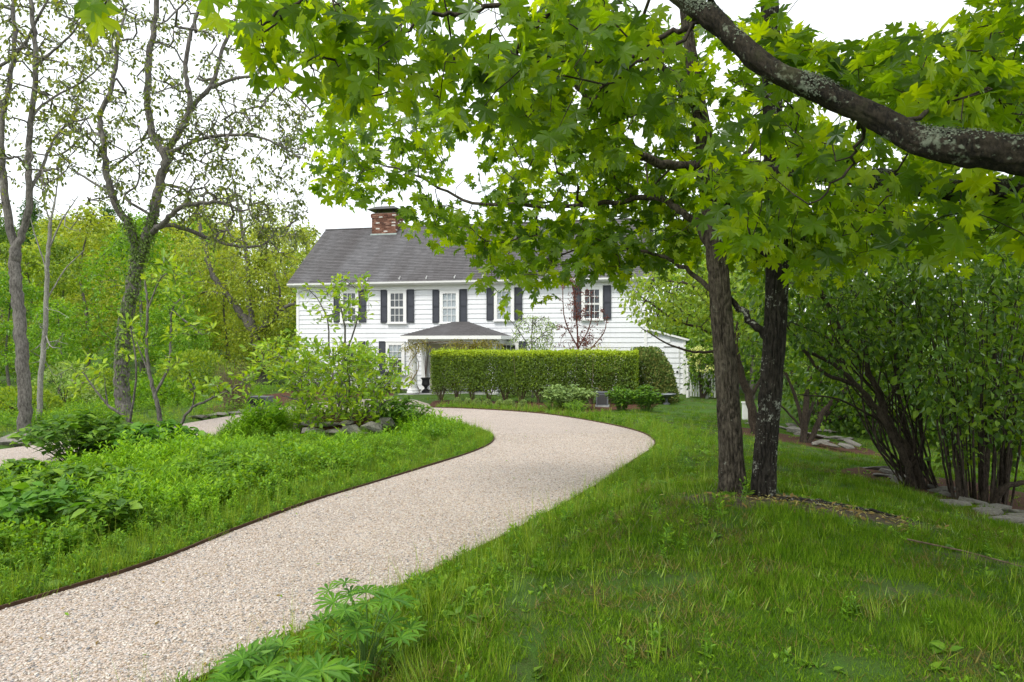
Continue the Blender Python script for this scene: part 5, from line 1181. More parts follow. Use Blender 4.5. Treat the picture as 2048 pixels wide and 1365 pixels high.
def house_plants():
    dome_bush('rounded_bush', 'large rounded grey green bush at the right end of the hedge', at(1290, 25.2), 1.15, 1.0, 1.98, 24000, 'juniper', .085, 1)
    for i, (px, Y, rx, h, lab) in enumerate([(1085, 27.6, .9, 2.05, 'soft green shrub rising behind the middle of the hedge'), (1030, 28.4, .6, 1.7, 'small green shrub behind the hedge under the ground floor window'), (1140, 26.8, .7, 1.75, 'deep green shrub behind the hedge below the purple tree')]):
        dome_bush('shrub', lab, at(px, Y), rx, rx, h, 2200, 'lilac_leaf' if i == 2 else 'grey_leaf', .09, 20 + i)
    # pale straw grass fountain
    rg = np.random.default_rng(3); b = at(1210, 26.2); t = thing('ornamental_grass', 'pale straw coloured ornamental grass fountaining above the hedge', 'grass plant', b); n = 420
    a = rg.uniform(0, 6.28, n); d = np.stack([np.cos(a) * .5, np.sin(a) * .5, np.ones(n)], 1) * 1; L = (np.column_stack([rg.normal(0, .08, (n, 2)), np.zeros(n)]), unit(d * rg.uniform(.4, 1.0, (n, 1)) + [0, 0, .5]), unit(rg.normal(0, 1, (n, 3)) + [0, 0, .5]), rg.uniform(1.5, 2.3, n))
    link('blade', leaves_mesh('blade', [lance_template(.007, 4, .2, .35)], L, M['straw'], rg), t, 'stuff')
    pixel_tree('purple_tree', 'slim purple leaved young tree in front of the right hand upper window', None, 27.2,
        [([(1160, 800, 0), (1158, 740, 0), (1156, 690, 0), (1150, 600, 0), (1140, 555, 0)], 5, 2), ([(1157, 700, 0), (1130, 640, 0), (1125, 570, 0)], 3, 1.5), ([(1157, 700, 0), (1180, 650, 0), (1185, 590, 0)], 3, 1.5), ([(1158, 720, 0), (1205, 670, 0), (1215, 630, 0)], 3, 1.5)],
        [([(1110, 700), (1120, 560), (1150, 550), (1190, 590), (1222, 640), (1200, 690), (1160, 705)], (-.7, .7), 100), ([(1140, 560), (1175, 560), (1170, 640), (1145, 640)], (-.3, .3), 26), ([(1140, 680), (1190, 670), (1180, 710), (1140, 710)], (-.4, .4), 30)], M['red_twig'], M['purple_leaf'], [OVAL2], .085, 6, .12, 61)
    pixel_tree('young_tree', 'slender airy pale leaved young tree against the white wall right of the porch', None, 27.6,
        [([(1065, 800, 0), (1065, 740, 0), (1063, 690, 0), (1066, 630, 0)], 4, 1.5), ([(1064, 700, 0), (1040, 665, 0), (1020, 640, 0)], 2.5, 1), ([(1064, 690, 0), (1090, 665, 0), (1115, 655, 0)], 2.5, 1)],
        [([(1020, 690), (1030, 640), (1065, 625), (1100, 640), (1120, 660), (1100, 700)], (-.6, .6), 130)], M['grey_bark'], M['pale_leaf'], [OVAL2], .08, 7, .14, 62)
    # peony like clumps by the drive and the little mounds along the mulch
    for i, px in enumerate((915, 936, 953, 975, 1000, 1014, 1020.5, 1046)):
        Y = 23.5 - (px - 915) * .0075; dome_bush('mounded_plant', ('first', 'second', 'third', 'fourth', 'fifth', 'sixth', 'seventh', 'eighth')[i] + ' small grey mound from the left in the mulch below the hedge', at(px, Y), .15, .15, .24, 420, 'grey_leaf', .045, 300 + i, 'plant', 'small plants along the mulch strip', vr=(.3, 1))
house_plants()
def stemmy_clump(name, label, base, R, h, nst, mat, seed, lsize=.13, tmpl=None, per=9, nparts=0, cat='plant', group=None, lean=.8, vr=(0, 1), drop=.35):
    """many leafy stems arching from one crown"""
    rg = np.random.default_rng(seed); base = np.asarray(base, float); t = thing(name, label, cat, base, 0, group); mb = MB(); Ls = []
    for i in range(nst):
        a = rg.uniform(0, 6.28); rr = R * math.sqrt(rg.random()); hh = h * (1 - .35 * (rr / R) ** 2) * rg.uniform(.8, 1.05)
        p0 = np.array([math.cos(a) * rr * .25, math.sin(a) * rr * .25, 0]); p1 = np.array([math.cos(a) * rr, math.sin(a) * rr, hh]); c = p0 * .4 + p1 * .6 * np.array([lean, lean, 1.1]); tt = np.linspace(0, 1, 7)[:, None]
        st = (1 - tt) ** 2 * p0 + 2 * tt * (1 - tt) * c + tt ** 2 * p1; mb.tube(st, np.linspace(.006, .0025, 7), 4)
        k = rg.uniform(.08, 1, per) ** .7; k[-3:] = rg.uniform(.92, 1, 3); pos = np.stack([np.interp(k, tt[:, 0], st[:, j]) for j in range(3)], 1); an = rg.uniform(0, 6.28, per)
        ax = unit(np.stack([np.cos(an), np.sin(an), rg.uniform(-drop, .55, per)], 1) + np.array([math.cos(a), math.sin(a), 0]) * .35)
        nr = unit(np.tile([0, 0, 1.0], (per, 1)) + rg.normal(0, .3, (per, 3))); Ls.append((pos + base, ax, nr, lsize * rg.uniform(.65, 1.2, per)))
    mb.build('stem', M['green_stem'], t, 'stuff' if nst > 8 else None); foliage(t, cat_leaves(*Ls), tmpl or [LANCE], M[mat], rg, nparts, vlo=vr[0], vhi=vr[1]); return t
def clumps():
    stemmy_clump('peony_clump', 'broad mounded clump of arching pale leaves in front of the hedge', at(1133, 21.9), .95, .78, 120, 'grey_leaf', 401, .19, [LANCE], 9, vr=(.1, .9))
    stemmy_clump('peony_clump', 'leafy bright green clump at the right end of the hedge, nearer the grey box', at(1243, 21.2), .46, .80, 55, 'peony_leaf', 402, .15, [LANCE], 10)
    stemmy_clump('peony_clump', 'leafy green clump on the lawn below the birdbath', at(1293, 20.6), .50, .82, 65, 'peony_leaf', 403, .15, [LANCE], 10)
    stemmy_clump('feathery_plant', 'fine leaved bright green mound at the drive edge below the pale clump', at(1152, 20.2), .46, .42, 70, 'meadow_leaf', 404, .07, [NARROW], 14)
    stemmy_clump('feathery_plant', 'small fine leaved tuft left of the bright mound at the drive edge', at(1104, 21.2), .3, .34, 34, 'fresh_leaf', 405, .07, [NARROW], 14)
    stemmy_clump('peony_clump', 'big glossy leaved peony clump on the right of the stone ringed bush', at(800, 15.0), .72, .72, 80, 'peony_leaf', 406, .17, [LANCE], 10)
    for (px, Y, R, h, lab, sd) in ((165, 11.2, .95, .85, 'large dark leafy clump before the left drive', 407), (222, 11.6, .6, .62, 'leafy clump just right of the large dark one, left of the small magnolia', 408)):
        stemmy_clump('peony_clump', lab, at(px, Y), R, h, 100, 'peony_leaf', sd, .15, [OVATE], 9, 120)
    stemmy_clump('broadleaf_clump', 'blue green broad leaved clump at the foot of the small magnolia', at(318, 11.0), .62, .62, 60, 'lupine_leaf', 409, .17, [OVATE], 7, 120, drop=.6)
    for (px, Y, R, h, n, lab, sd, mt) in ((20, 8.2, .6, .36, 50, 'dense leafy clump at the left frame edge, upper of two', 410, 'peony_leaf'), (150, 7.6, .62, .45, 60, 'lush bright toothed leaf clump in the near left bed', 411, 'peony_leaf'), (70, 6.6, .6, .40, 44, 'wide leaved clump low at the left frame edge', 412, 'lupine_leaf'),
                                          (200, 6.6, .34, .36, 18, 'single tall broad leaf sprig in the near left bed', 413, 'peony_leaf'), (235, 7.4, .3, .42, 18, 'pale spray of broad leaves between the near clumps', 414, 'fresh_leaf'), (395, 8.6, .34, .42, 24, 'upright yellow green leafy stems nearest the drive edge', 415, 'fresh_leaf'), (470, 8.9, .36, .42, 24, 'upright fresh green stems beside the drive, right of the yellow ones', 416, 'fresh_leaf')):
        stemmy_clump('leafy_clump', lab, at(px, Y), R, h, n, mt, sd, .13 if mt != 'fresh_leaf' else .095, [OVATE] if mt != 'fresh_leaf' else [LANCE], 9, 110)
clumps()
def magnolias():
    t, S = pixel_tree('magnolia_bush', 'wide yellow green magnolia bush standing in the ring of stones', None, 15.3,
        [([(683, 862, 0), (682, 830, 0), (680, 780, 0), (686, 720, 0), (690, 660, 0), (678, 600, 0)], 8, 3), ([(680, 850, 0), (650, 790, .3), (600, 740, .5), (540, 700, .6), (500, 690, .6)], 6, 2), ([(686, 850, 0), (720, 800, -.3), (770, 750, -.4), (800, 720, -.4)], 6, 2), ([(682, 830, 0), (660, 720, .4), (655, 640, .5), (630, 590, .5)], 5, 2), ([(686, 720, 0), (715, 640, 0), (720, 590, 0), (690, 560, 0)], 4, 2), ([(684, 840, 0), (640, 820, -.8), (590, 800, -1.0), (560, 790, -1)], 5, 2), ([(688, 845, 0), (740, 820, -.9), (780, 800, -1.0)], 5, 2), ([(684, 840, 0), (700, 780, -.9), (690, 720, -1.2)], 5, 2)],
        [([(500, 690), (580, 660), (640, 690), (725, 690), (800, 728), (818, 755), (790, 800), (760, 850), (600, 855), (590, 800), (540, 760), (520, 740)], (-1.7, 1.5), 400), ([(620, 590), (680, 555), (725, 560), (740, 610), (720, 660), (640, 660)], (-.7, .7), 46), ([(560, 690), (760, 700), (775, 850), (610, 855)], (-1.7, -.6), 130), ([(590, 575), (620, 575), (650, 620), (610, 640)], (-.4, .4), 7)],
        M['grey_bark'], M['magnolia_leaf'], [OBOV], .135, 7, .13, 91, None, 'shrub', 300, .0035, sag=-.25, step=.2)
    pixel_tree('magnolia_sapling', 'small open magnolia with three crooked stems on the left bed', None, 12.4,
        [([(316, 910, 0), (318, 870, 0), (319, 830, 0), (310, 790, 0), (300, 750, 0), (293, 690, 0), (296, 620, 0), (290, 560, 0)], 13, 4), ([(318, 860, 0), (286, 905, -.1), (275, 865, -.15), (250, 835, -.2), (215, 810, -.2), (195, 785, -.2), (165, 745, -.2)], 10, 3), ([(320, 880, 0), (340, 880, .1), (362, 850, .1), (385, 815, .1), (430, 795, .1), (470, 775, .1), (495, 755, .1)], 9, 3),
         ([(310, 790, 0), (335, 740, .2), (342, 680, .3), (345, 620, .3), (370, 590, .3)], 7, 3), ([(262, 845, -.2), (270, 780, -.3), (272, 720, -.4), (262, 660, -.4)], 6, 3), ([(300, 750, 0), (275, 690, .3), (262, 640, .3)], 5, 2), ([(385, 815, .1), (390, 780, .1), (375, 755, .1)], 4, 2), ([(345, 620, .3), (380, 650, .2), (405, 670, .1)], 4, 2), ([(296, 620, 0), (320, 560, 0), (345, 540, 0)], 4, 2), ([(215, 810, -.2), (210, 770, -.2)], 4, 2)],
        [([(275, 540), (320, 515), (390, 545), (395, 590), (330, 600)], (-.5, .5), 20), ([(330, 610), (400, 600), (430, 660), (380, 690), (335, 670)], (-.5, .5), 22), ([(130, 720), (200, 720), (215, 770), (150, 790)], (-.4, .4), 18), ([(355, 755), (430, 750), (510, 740), (500, 790), (400, 800)], (-.4, .4), 24), ([(240, 640), (280, 640), (290, 700), (250, 720)], (-.4, .4), 10), ([(320, 730), (350, 700), (370, 750)], (-.3, .3), 7)],
        M['grey_bark'], M['magnolia_leaf'], [OBOV], .13, 8, .11, 92, None, 'shrub', 300, .004, sag=-.25, step=.16)
    # bare brown twiggy bush and the grey willow like bush farther left
    rg = np.random.default_rng(5)
    b = at(470, 21.8); tb = thing('twiggy_bush', 'bare brown twiggy bush behind the left bed', 'shrub', b); mb = MB()
    for i in range(190):
        a = rg.uniform(0, 6.28); r = .85 * math.sqrt(rg.random()); h = rg.uniform(.9, 1.6); p = np.array([math.cos(a) * r, math.sin(a) * r * .8, h]); s = np.array([math.cos(a) * r * .35, math.sin(a) * r * .3, 0]); mb.tube([s, s * .3 + p * .55 + [0, 0, .1], p], [.008, .006, .003], 3)
    mb.build('twig', M['tan_twig'], tb, 'stuff')
    n = 260; L = (np.column_stack([rg.normal(0, .5, n), rg.normal(0, .4, n), rg.uniform(.3, 1.5, n)]), unit(rg.normal(0, 1, (n, 3))), unit(rg.normal(0, 1, (n, 3))), rg.uniform(.04, .07, n)); link('foliage', leaves_mesh('foliage', [QUAD], L, M['fresh_leaf'], rg), tb, 'stuff')
    dome_bush('silvery_bush', 'pale silvery bush between the two tall left trunks', at(130, 22.5), 1.2, 1.0, 1.5, 1500, 'pale_leaf', .10, 77)
    dome_bush('low_bush', 'low dark green bush right of the ivy clad trunk', at(300, 23.5), 1.3, 1.0, .9, 2200, 'fresh_leaf', .12, 78)
    dome_bush('low_bush', 'round green bush left of the ivy clad trunk', at(205, 24.5), 1.2, 1.0, 1.2, 2200, 'wood_leaf', .12, 79)
    dome_bush('low_bush', 'green bush by the drive at the far left', at(40, 19.5), 1.3, .9, .8, 1800, 'wood_leaf', .11, 80)
    dome_bush('low_bush', 'green bush behind the twiggy brown one', at(395, 27), 1.8, 1.2, 1.9, 3000, 'wood_leaf', .14, 81)
    dome_bush('low_bush', 'dark green bush under the ground floor windows left of the porch', hw(hs(735), .9, .1), 1.0, .5, 1.35, 2600, 'hedge_leaf', .08, 82, vr=(0, .6))
    dome_bush('low_bush', 'dark evergreen beside the porch column', hw(hs(800), 1.3, .1), .45, .45, .9, 1300, 'lilac_leaf', .09, 83)
    dome_bush('low_bush', 'dark evergreen by the left house corner behind the magnolia bush', hw(hs(640), .9, .1), 1.0, .6, 1.5, 2200, 'lilac_leaf', .10, 84)
magnolias()

# ------------------------------------------------------------------ grass, weeds and meadow
def blade_mesh(name, n, R, h, w, mat, rg, lean=.5, seg=2, vr=(0, 1)):
    a = rg.uniform(0, 6.28, n); rr = R * np.sqrt(rg.random(n)); base = np.column_stack([np.cos(a) * rr, np.sin(a) * rr, np.zeros(n) - .01]); b = rg.uniform(0, 6.28, n)
    ax = unit(np.column_stack([np.cos(b) * lean * rg.random(n), np.sin(b) * lean * rg.random(n), np.ones(n)])); nr = unit(np.column_stack([np.cos(b), np.sin(b), np.full(n, .2)]) + rg.normal(0, .4, (n, 3)))
    t = np.linspace(0, 1, seg + 1); V, F = [], []
    for i, q in enumerate(t): ww = w / h * (1 - q ** 1.6) / 2; z = -.30 * q ** 2; V += [(-ww, q, z), (ww, q, z)]
    for i in range(seg): F.append((2 * i, 2 * i + 1, 2 * i + 3, 2 * i + 2))
    TV, TF = np.array(V), np.array(F); v, f = place(TV, TF, base, ax, nr, h * rg.uniform(.5, 1.15, n))
    v = v
    return mesh_np(name, v, f, M[mat], np.repeat(vr[0] + (vr[1] - vr[0]) * rg.random(n), len(TV)))
def stem_mesh(name, n_st, R, h, leaf, lsize, per, mat, rg, up=.35, vr=(0, 1), whorl=False):
    mb = MB(); P_, A, Nn, S_ = [], [], [], []
    for i in range(n_st):
        a = rg.uniform(0, 6.28); rr = R * math.sqrt(rg.random()); p0 = np.array([math.cos(a) * rr, math.sin(a) * rr, -.02]); hh = h * rg.uniform(.6, 1.1); p1 = p0 + [rg.normal(0, .12) * hh, rg.normal(0, .12) * hh, hh]
        mb.tube([p0, (p0 + p1) / 2 + [rg.normal(0, .01), rg.normal(0, .01), 0], p1], [.003, .0025, .0015], 3, .4)
        for j in range(per):
            t = .12 + .88 * (j + rg.random()) / per; an = j * 2.4 + rg.uniform(-.4, .4); P_.append(p0 + (p1 - p0) * t); A.append((math.cos(an), math.sin(an), up + .9 * t * t)); Nn.append((rg.normal(0, .25), rg.normal(0, .25), 1)); S_.append(lsize * (1.05 - .45 * t) * rg.uniform(.75, 1.2))
    v, f = place(leaf[0], leaf[1], np.array(P_), unit(np.array(A)), unit(np.array(Nn)), np.array(S_)); mb.add(v, f, np.repeat(vr[0] + (vr[1] - vr[0]) * rg.random(len(P_)), len(leaf[0]))); return mb.mesh(name, M[mat])
def rosette_mesh(name, n, leaf, lsize, mat, rg, up=.3, vr=(0, 1), R=.03):
    an = np.arange(n) * 2.4 + rg.uniform(-.3, .3, n); p = np.column_stack([rg.normal(0, R, n), rg.normal(0, R, n), rg.uniform(0, .02, n)]); ax = unit(np.column_stack([np.cos(an), np.sin(an), up * rg.uniform(.3, 1.8, n)])); nr = unit(np.tile([0, 0, 1.0], (n, 1)) + rg.normal(0, .25, (n, 3)))
    v, f = place(leaf[0], leaf[1], p, ax, nr, lsize * rg.uniform(.6, 1.2, n)); return mesh_np(name, v, f, M[mat], np.repeat(vr[0] + (vr[1] - vr[0]) * rg.random(n), len(leaf[0])))
def soil_at(x, y):
    s = np.exp(-(((x - 2.62) / 0.80) ** 2 + ((y - 5.68 + 0.25 * (x - 2.62)) / 0.34) ** 2)) * 1.1 + np.exp(-(((x - 2.15) / 0.56) ** 2 + ((y - 5.9) / 0.37) ** 2)) * .92
    for cx, cy, a, b in ((2.2, 3.9, .3, .15), (3.2, 4.6, .5, .13), (3.6, 4.3, .5, .14), (1.5, 3.1, .3, .12), (3.9, 6.6, .6, .12), (1.0, 4.1, .3, .1)): s = s + .62 * np.exp(-(((x - cx) / a) ** 2 + ((y - cy) / b) ** 2))
    for p in (MULCH_BED, HEAP_BED, HEDGE_BED, LEFT_BED, MAG_BED): s = s + inpoly(x, y, p)
    return s
def scatter_pts(n, y0, y1, rg, pw=1.0, xr=.86):
    y = y0 + (y1 - y0) * rg.random(n) ** pw; x = rg.uniform(-1, 1, n) * (xr * y + .6); return x, y
def euler_rand(n, rg, tilt=.12): return np.column_stack([rg.normal(0, tilt, n), rg.normal(0, tilt, n), rg.uniform(0, 6.28, n)])
def lawn():
    rg = np.random.default_rng(200)
    pro = [proto('grass_tuft', blade_mesh('grass_tuft', 40, .10, .060, .0040, 'grass', rg, 1.1, 2, (.1, .8))), proto('grass_tuft', blade_mesh('grass_tuft', 40, .10, .048, .0038, 'grass', rg, 1.3, 2, (0, .65))),
           proto('grass_tuft', blade_mesh('grass_tuft', 36, .09, .080, .0042, 'grass', rg, 1.1, 2, (.25, 1))), proto('thatch', blade_mesh('thatch', 22, .11, .075, .0045, 'thatch', rg, 2.6)), proto('moss', blade_mesh('moss', 52, .11, .038, .0046, 'grass', rg, 1.4, vr=(.35, 1))), proto('broad_blade', blade_mesh('broad_blade', 8, .08, .095, .0075, 'weed_grass', rg, 1.1, 3, (.1, .9)))]
    X, Y = [], []
    for n, a, b in ((20000, 2.2, 6.5), (15000, 6.5, 12), (12000, 12, 22), (6500, 22, 34)):
        x, y = scatter_pts(n, a, b, rg); X.append(x); Y.append(y)
    x, y = np.concatenate(X), np.concatenate(Y); k = (x > -3.4) & ~inpoly(x, y, ISLAND); x, y = x[k], y[k]
    z, d = ground(x, y, True); s = soil_at(x, y); pat = fbm(x * .9, y * 1.6, 4.0, 3); k = (d > .03) & (rg.random(len(x)) > np.clip(s * 1.9, 0, .97)); bald = rg.random(len(x)) < .85 * smooth(.40, .31, pat); bald = bald[k]; x, y, z, d, pat = [q[k] for q in (x, y, z, d, pat)]
    h = fbm(x * 1.4, y * 1.4, 9.0, 3); hh = .55 * h + .45 * fbm(x * 4.5, y * 4.5, 19.0, 2) + rg.normal(0, .045, len(x)); pid = np.where(hh > .555, 2, np.where(hh > .47, 0, 1)); u = rg.random(len(x)); pid = np.where(u > .88, 5, pid); pid = np.where(u < .07 + .50 * smooth(.49, .35, pat), 3, pid); pid = np.where((u > .965) | ((fbm(x * 1.7, y * 2.6, 14.0, 2) > .62) & (u > .4)) | bald, 4, pid)
    sc = (.30 + .62 * h + .45 * rg.random(len(x)) ** 2.5) * (1 + .030 * y) * (1 + .5 * smooth(.9, .1, d) * (x < 3.2)); sc = np.where(pid >= 3, np.maximum(sc, .95), sc); instances('lawn_grass', np.column_stack([x, y, z]), euler_rand(len(x), rg), sc, pro, pid)
    # left verge, far lawn
    x, y = scatter_pts(9000, 8, 34, rg, 1, 1.0); z, d = ground(x, y, True); k = (x < -5) & (d > .05) & ~inpoly(x, y, ISLAND) & (soil_at(x, y) < .5); x, y, z = x[k], y[k], z[k]
    pr2 = [proto('verge_tuft', blade_mesh('verge_tuft', 40, .13, .13, .006, 'weed_grass', rg, .7)), proto('verge_weed', stem_mesh('verge_weed', 7, .12, .28, LANCE, .09, 8, 'fresh_leaf', rg))]
    instances('verge_grass', np.column_stack([x, y, z]), euler_rand(len(x), rg), rg.uniform(.8, 1.6, len(x)), pr2, (rg.random(len(x)) < .18 + .4 * (x < -11)).astype(int))
    # taller weeds where the lawn meets the gravel and leafy weeds over the lawn
    pr = [proto('edge_grass', blade_mesh('edge_grass', 26, .06, .19, .0045, 'weed_grass', rg, .6, 3)), proto('edge_weed', stem_mesh('edge_weed', 3, .04, .17, LANCE, .055, 9, 'fresh_leaf', rg)), proto('clover', rosette_mesh('clover', 12, OVAL2, .045, 'fresh_leaf', rg, .8, R=.035)), proto('plantain', rosette_mesh('plantain', 7, OVATE, .085, 'peony_leaf', rg, .5, vr=(.2, .9))), proto('seed_stalk', blade_mesh('seed_stalk', 4, .03, .34, .003, 'weed_grass', rg, .35, 3, (.5, 1)))]
    q = eR; tt = rg.random(3600) ** 1.15 * (len(q) - 1.001); i = tt.astype(int); b = q[i] + (q[i + 1] - q[i]) * (tt - i)[:, None]; off = rg.exponential(.42, len(b)) + .03; t = unit(q[i + 1] - q[i]); x, y = b[:, 0] + t[:, 1] * off, b[:, 1] - t[:, 0] * off
    z, d = ground(x, y, True); k = (d > .02) & (y > 2); x, y, z = x[k], y[k], z[k]
    q = eI; tt = rg.random(4200) * (len(q) - 1.001); i = tt.astype(int); b = q[i] + (q[i + 1] - q[i]) * (tt - i)[:, None]; off = rg.exponential(.26, len(b)) + .025; t = unit(q[i + 1] - q[i]); x2, y2 = b[:, 0] + t[:, 1] * off, b[:, 1] - t[:, 0] * off
    z2, d2 = ground(x2, y2, True); k = (d2 > .02) & inpoly(x2, y2, ISLAND) & (y2 > 2); x, y, z = np.concatenate([x, x2[k]]), np.concatenate([y, y2[k]]), np.concatenate([z, z2[k]])
    instances('drive_edge_weeds', np.column_stack([x, y, z]), euler_rand(len(x), rg, .2), rg.uniform(.55, 1.2, len(x)), pr, rg.choice(5, len(x), p=[.34, .26, .22, .08, .10]))
    x, y = scatter_pts(2600, 2.4, 16, rg, 1.0); k = (x > -2); x, y = x[k], y[k]; z, d = ground(x, y, True); k = (d > .1) & (fbm(x * .8, y * .8, 31.0) > .42); x, y, z = x[k], y[k], z[k]
    instances('lawn_weeds', np.column_stack([x, y, z]), euler_rand(len(x), rg, .15), rg.uniform(.35, .85, len(x)), pr, rg.choice(5, len(x), p=[.18, .12, .54, .10, .06]))
    # fallen bits: dry leaves and chips on the bare soil
    x = rg.normal(2.55, .62, 560); y = 5.70 - .25 * (x - 2.62) + rg.normal(0, .24, 560); z, d = ground(x, y, True)
    pr3 = [proto('chip', mesh_np('chip', *quadleaf(.4), M['dry_leaf'], np.full(4, .6))), proto('chip', mesh_np('chip', *quadleaf(.16), M['straw'], np.full(4, .2)))]
    instances('bark_litter', np.column_stack([x, y, z + .008]), euler_rand(len(x), rg, .35), rg.uniform(.02, .09, len(x)), pr3, rg.integers(0, 2, len(x)))
def litter():
    rg = np.random.default_rng(77); x, y = scatter_pts(900, 2.6, 18, rg); k = inpoly(x, y, DRIVE); x, y = x[k], y[k]; x, y = x[:150], y[:150]
    pr = [proto('fallen_leaf', mesh_np('fallen_leaf', *quadleaf(.5), M['dry_leaf'], np.full(4, v))) for v in (.2, .8)] + [proto('fallen_leaf', mesh_np('fallen_leaf', *quadleaf(.45), M['fresh_leaf'], np.full(4, .5)))]
    instances('drive_litter', np.column_stack([x, y, plane(y) + .026]), euler_rand(len(x), rg, .3), rg.uniform(.015, .05, len(x)), pr, rg.integers(0, 3, len(x)))
litter()
lawn()
def meadow():
    rg = np.random.default_rng(210)
    pr = [proto('meadow_stem', stem_mesh('meadow_stem', 7, .10, .34, LANCE, .080, 17, 'meadow_leaf', rg)), proto('meadow_stem', stem_mesh('meadow_stem', 8, .11, .30, NARROW, .10, 18, 'meadow_leaf', rg, .6)), proto('meadow_stem', stem_mesh('meadow_stem', 6, .11, .24, OVATE, .070, 11, 'fresh_leaf', rg, .3)),
          proto('meadow_grass', blade_mesh('meadow_grass', 34, .10, .30, .006, 'weed_grass', rg, .75, 3)), proto('meadow_cover', rosette_mesh('meadow_cover', 16, OVATE, .075, 'meadow_leaf', rg, .7, R=.08)), proto('meadow_stem', stem_mesh('meadow_stem', 6, .10, .30, LANCE, .078, 13, 'fresh_leaf', rg, .5))]
    X, Y = [], []
    for n, a, b in ((3000, 2.2, 7), (5000, 7, 12), (5200, 12, 20)):
        x, y = scatter_pts(n * 2, a, b, rg, 1, .84); X.append(x); Y.append(y)
    x, y = np.concatenate(X), np.concatenate(Y); k = inpoly(x, y, ISLAND) & ~inpoly(x, y, MAG_BED); x, y = x[k], y[k]; z, d = ground(x, y, True); k = (d > .06); x, y, z, d = x[k], y[k], z[k], d[k]
    n1 = fbm(x * .55, y * .55, 3.0, 2); n2 = fbm(x * .7, y * .7, 13.0, 2); tall = smooth(.25, 1.0, d); u = rg.random(len(x))
    pid = np.select([u < .30 * (1 - tall) + .08, u < .45, n1 > .55, n1 < .42, n2 > .52], [4, 3, 0, 2, 1], 5); pid = np.where(rg.random(len(x)) < .14, 3, pid)
    pid = np.where((d < .40) & (u > .35), 3, pid); sc = (.42 + .50 * tall + .3 * (n2 - .5)) * rg.uniform(.75, 1.2, len(x)) * (.55 + .95 * fbm(x * .8 + 5, y * .8, 23.0, 2)) * (1 + .85 * smooth(-6.8, -6.2, x) * smooth(-4.4, -5.2, x) * smooth(12.5, 14.5, y)) * (1 - .72 * smooth(-5.6, -6.6, x) * smooth(8.5, 10.5, y)) * np.where(rg.random(len(x)) < .08, 1.5, 1.0); sc = np.where(pid == 3, sc * .75, sc)
    # lower growth where it would hide the stone ring and the far strip of gravel
    px, py = proj(np.column_stack([x, y, z])); sc *= np.where(np.hypot((x + 3.9) / 1.9, (y - 13.4) / 1.2) < 1, .45, 1.0)
    instances('meadow_plants', np.column_stack([x, y, z - .01]), euler_rand(len(x), rg, .14), sc, pr, pid)
    # low mulch ground cover round the beds
meadow()
def lupines():
    rg = np.random.default_rng(220)
    def palm(n, r2): 
        mb = MB()
        for i in range(n):
            a = -2.5 + 5.0 * i / (n - 1); TV, TF = lance_template(.24, 3, .45, .22, .62); L = 1.0 - .28 * abs(a) / 2.5 + r2.uniform(-.06, .06); v, f = place(TV, TF, np.zeros((1, 3)), np.array([[math.sin(a), math.cos(a), .22]]), np.array([[-.25 * math.sin(a), -.25 * math.cos(a), 1.0]]), L); mb.add(v, f, np.full(len(TV), r2.uniform(.1, .9)))
        return mb.mesh('leaf', M['lupine_leaf'])
    mes = [palm(n, np.random.default_rng(n)) for n in (9, 10, 11)]
    lst = [((490, 1375), 2.85, .34, 24, .135, 'large lupine with hand shaped leaves nearest the viewer at the gravel edge'), ((585, 1370), 2.95, .34, 16, .12, 'lupine just right of the nearest one, leaves overlapping the gravel'), ((735, 1262), 3.45, .40, 24, .11, 'taller lupine farther along the gravel edge with an upright shoot'), ((660, 1310), 3.2, .2, 10, .09, 'small low lupine between the two larger groups')]
    for (px, py), Y, h, n, ls, lab in lst:
        x = (px - 1024) / FPX * Y; b = np.array([x, Y, G1(x, Y)]); t = thing('lupine', lab, 'plant', b)
        for i in range(n):
            a = rg.uniform(0, 6.28); r = h * .62 * math.sqrt(rg.random()); hh = h * rg.uniform(.35, 1.05); e = np.array([math.cos(a) * r, math.sin(a) * r, hh]); mb = MB(); mb.tube([(0, 0, -.02), e * [.35, .35, .6], e], [.0035, .0028, .002], 4); mb.build('stalk', M['green_stem'], t)
            o = link('leaf', mes[i % 3], t); ax = np.array([math.cos(a), math.sin(a), .0]) + rg.normal(0, .2, 3); nr = np.array([math.cos(a) * .25, math.sin(a) * .25 - .35, 1.0]) + rg.normal(0, .2, 3)
            o.matrix_local = frame_matrix(e, ax, nr, ls * rg.uniform(.75, 1.15))
lupines()

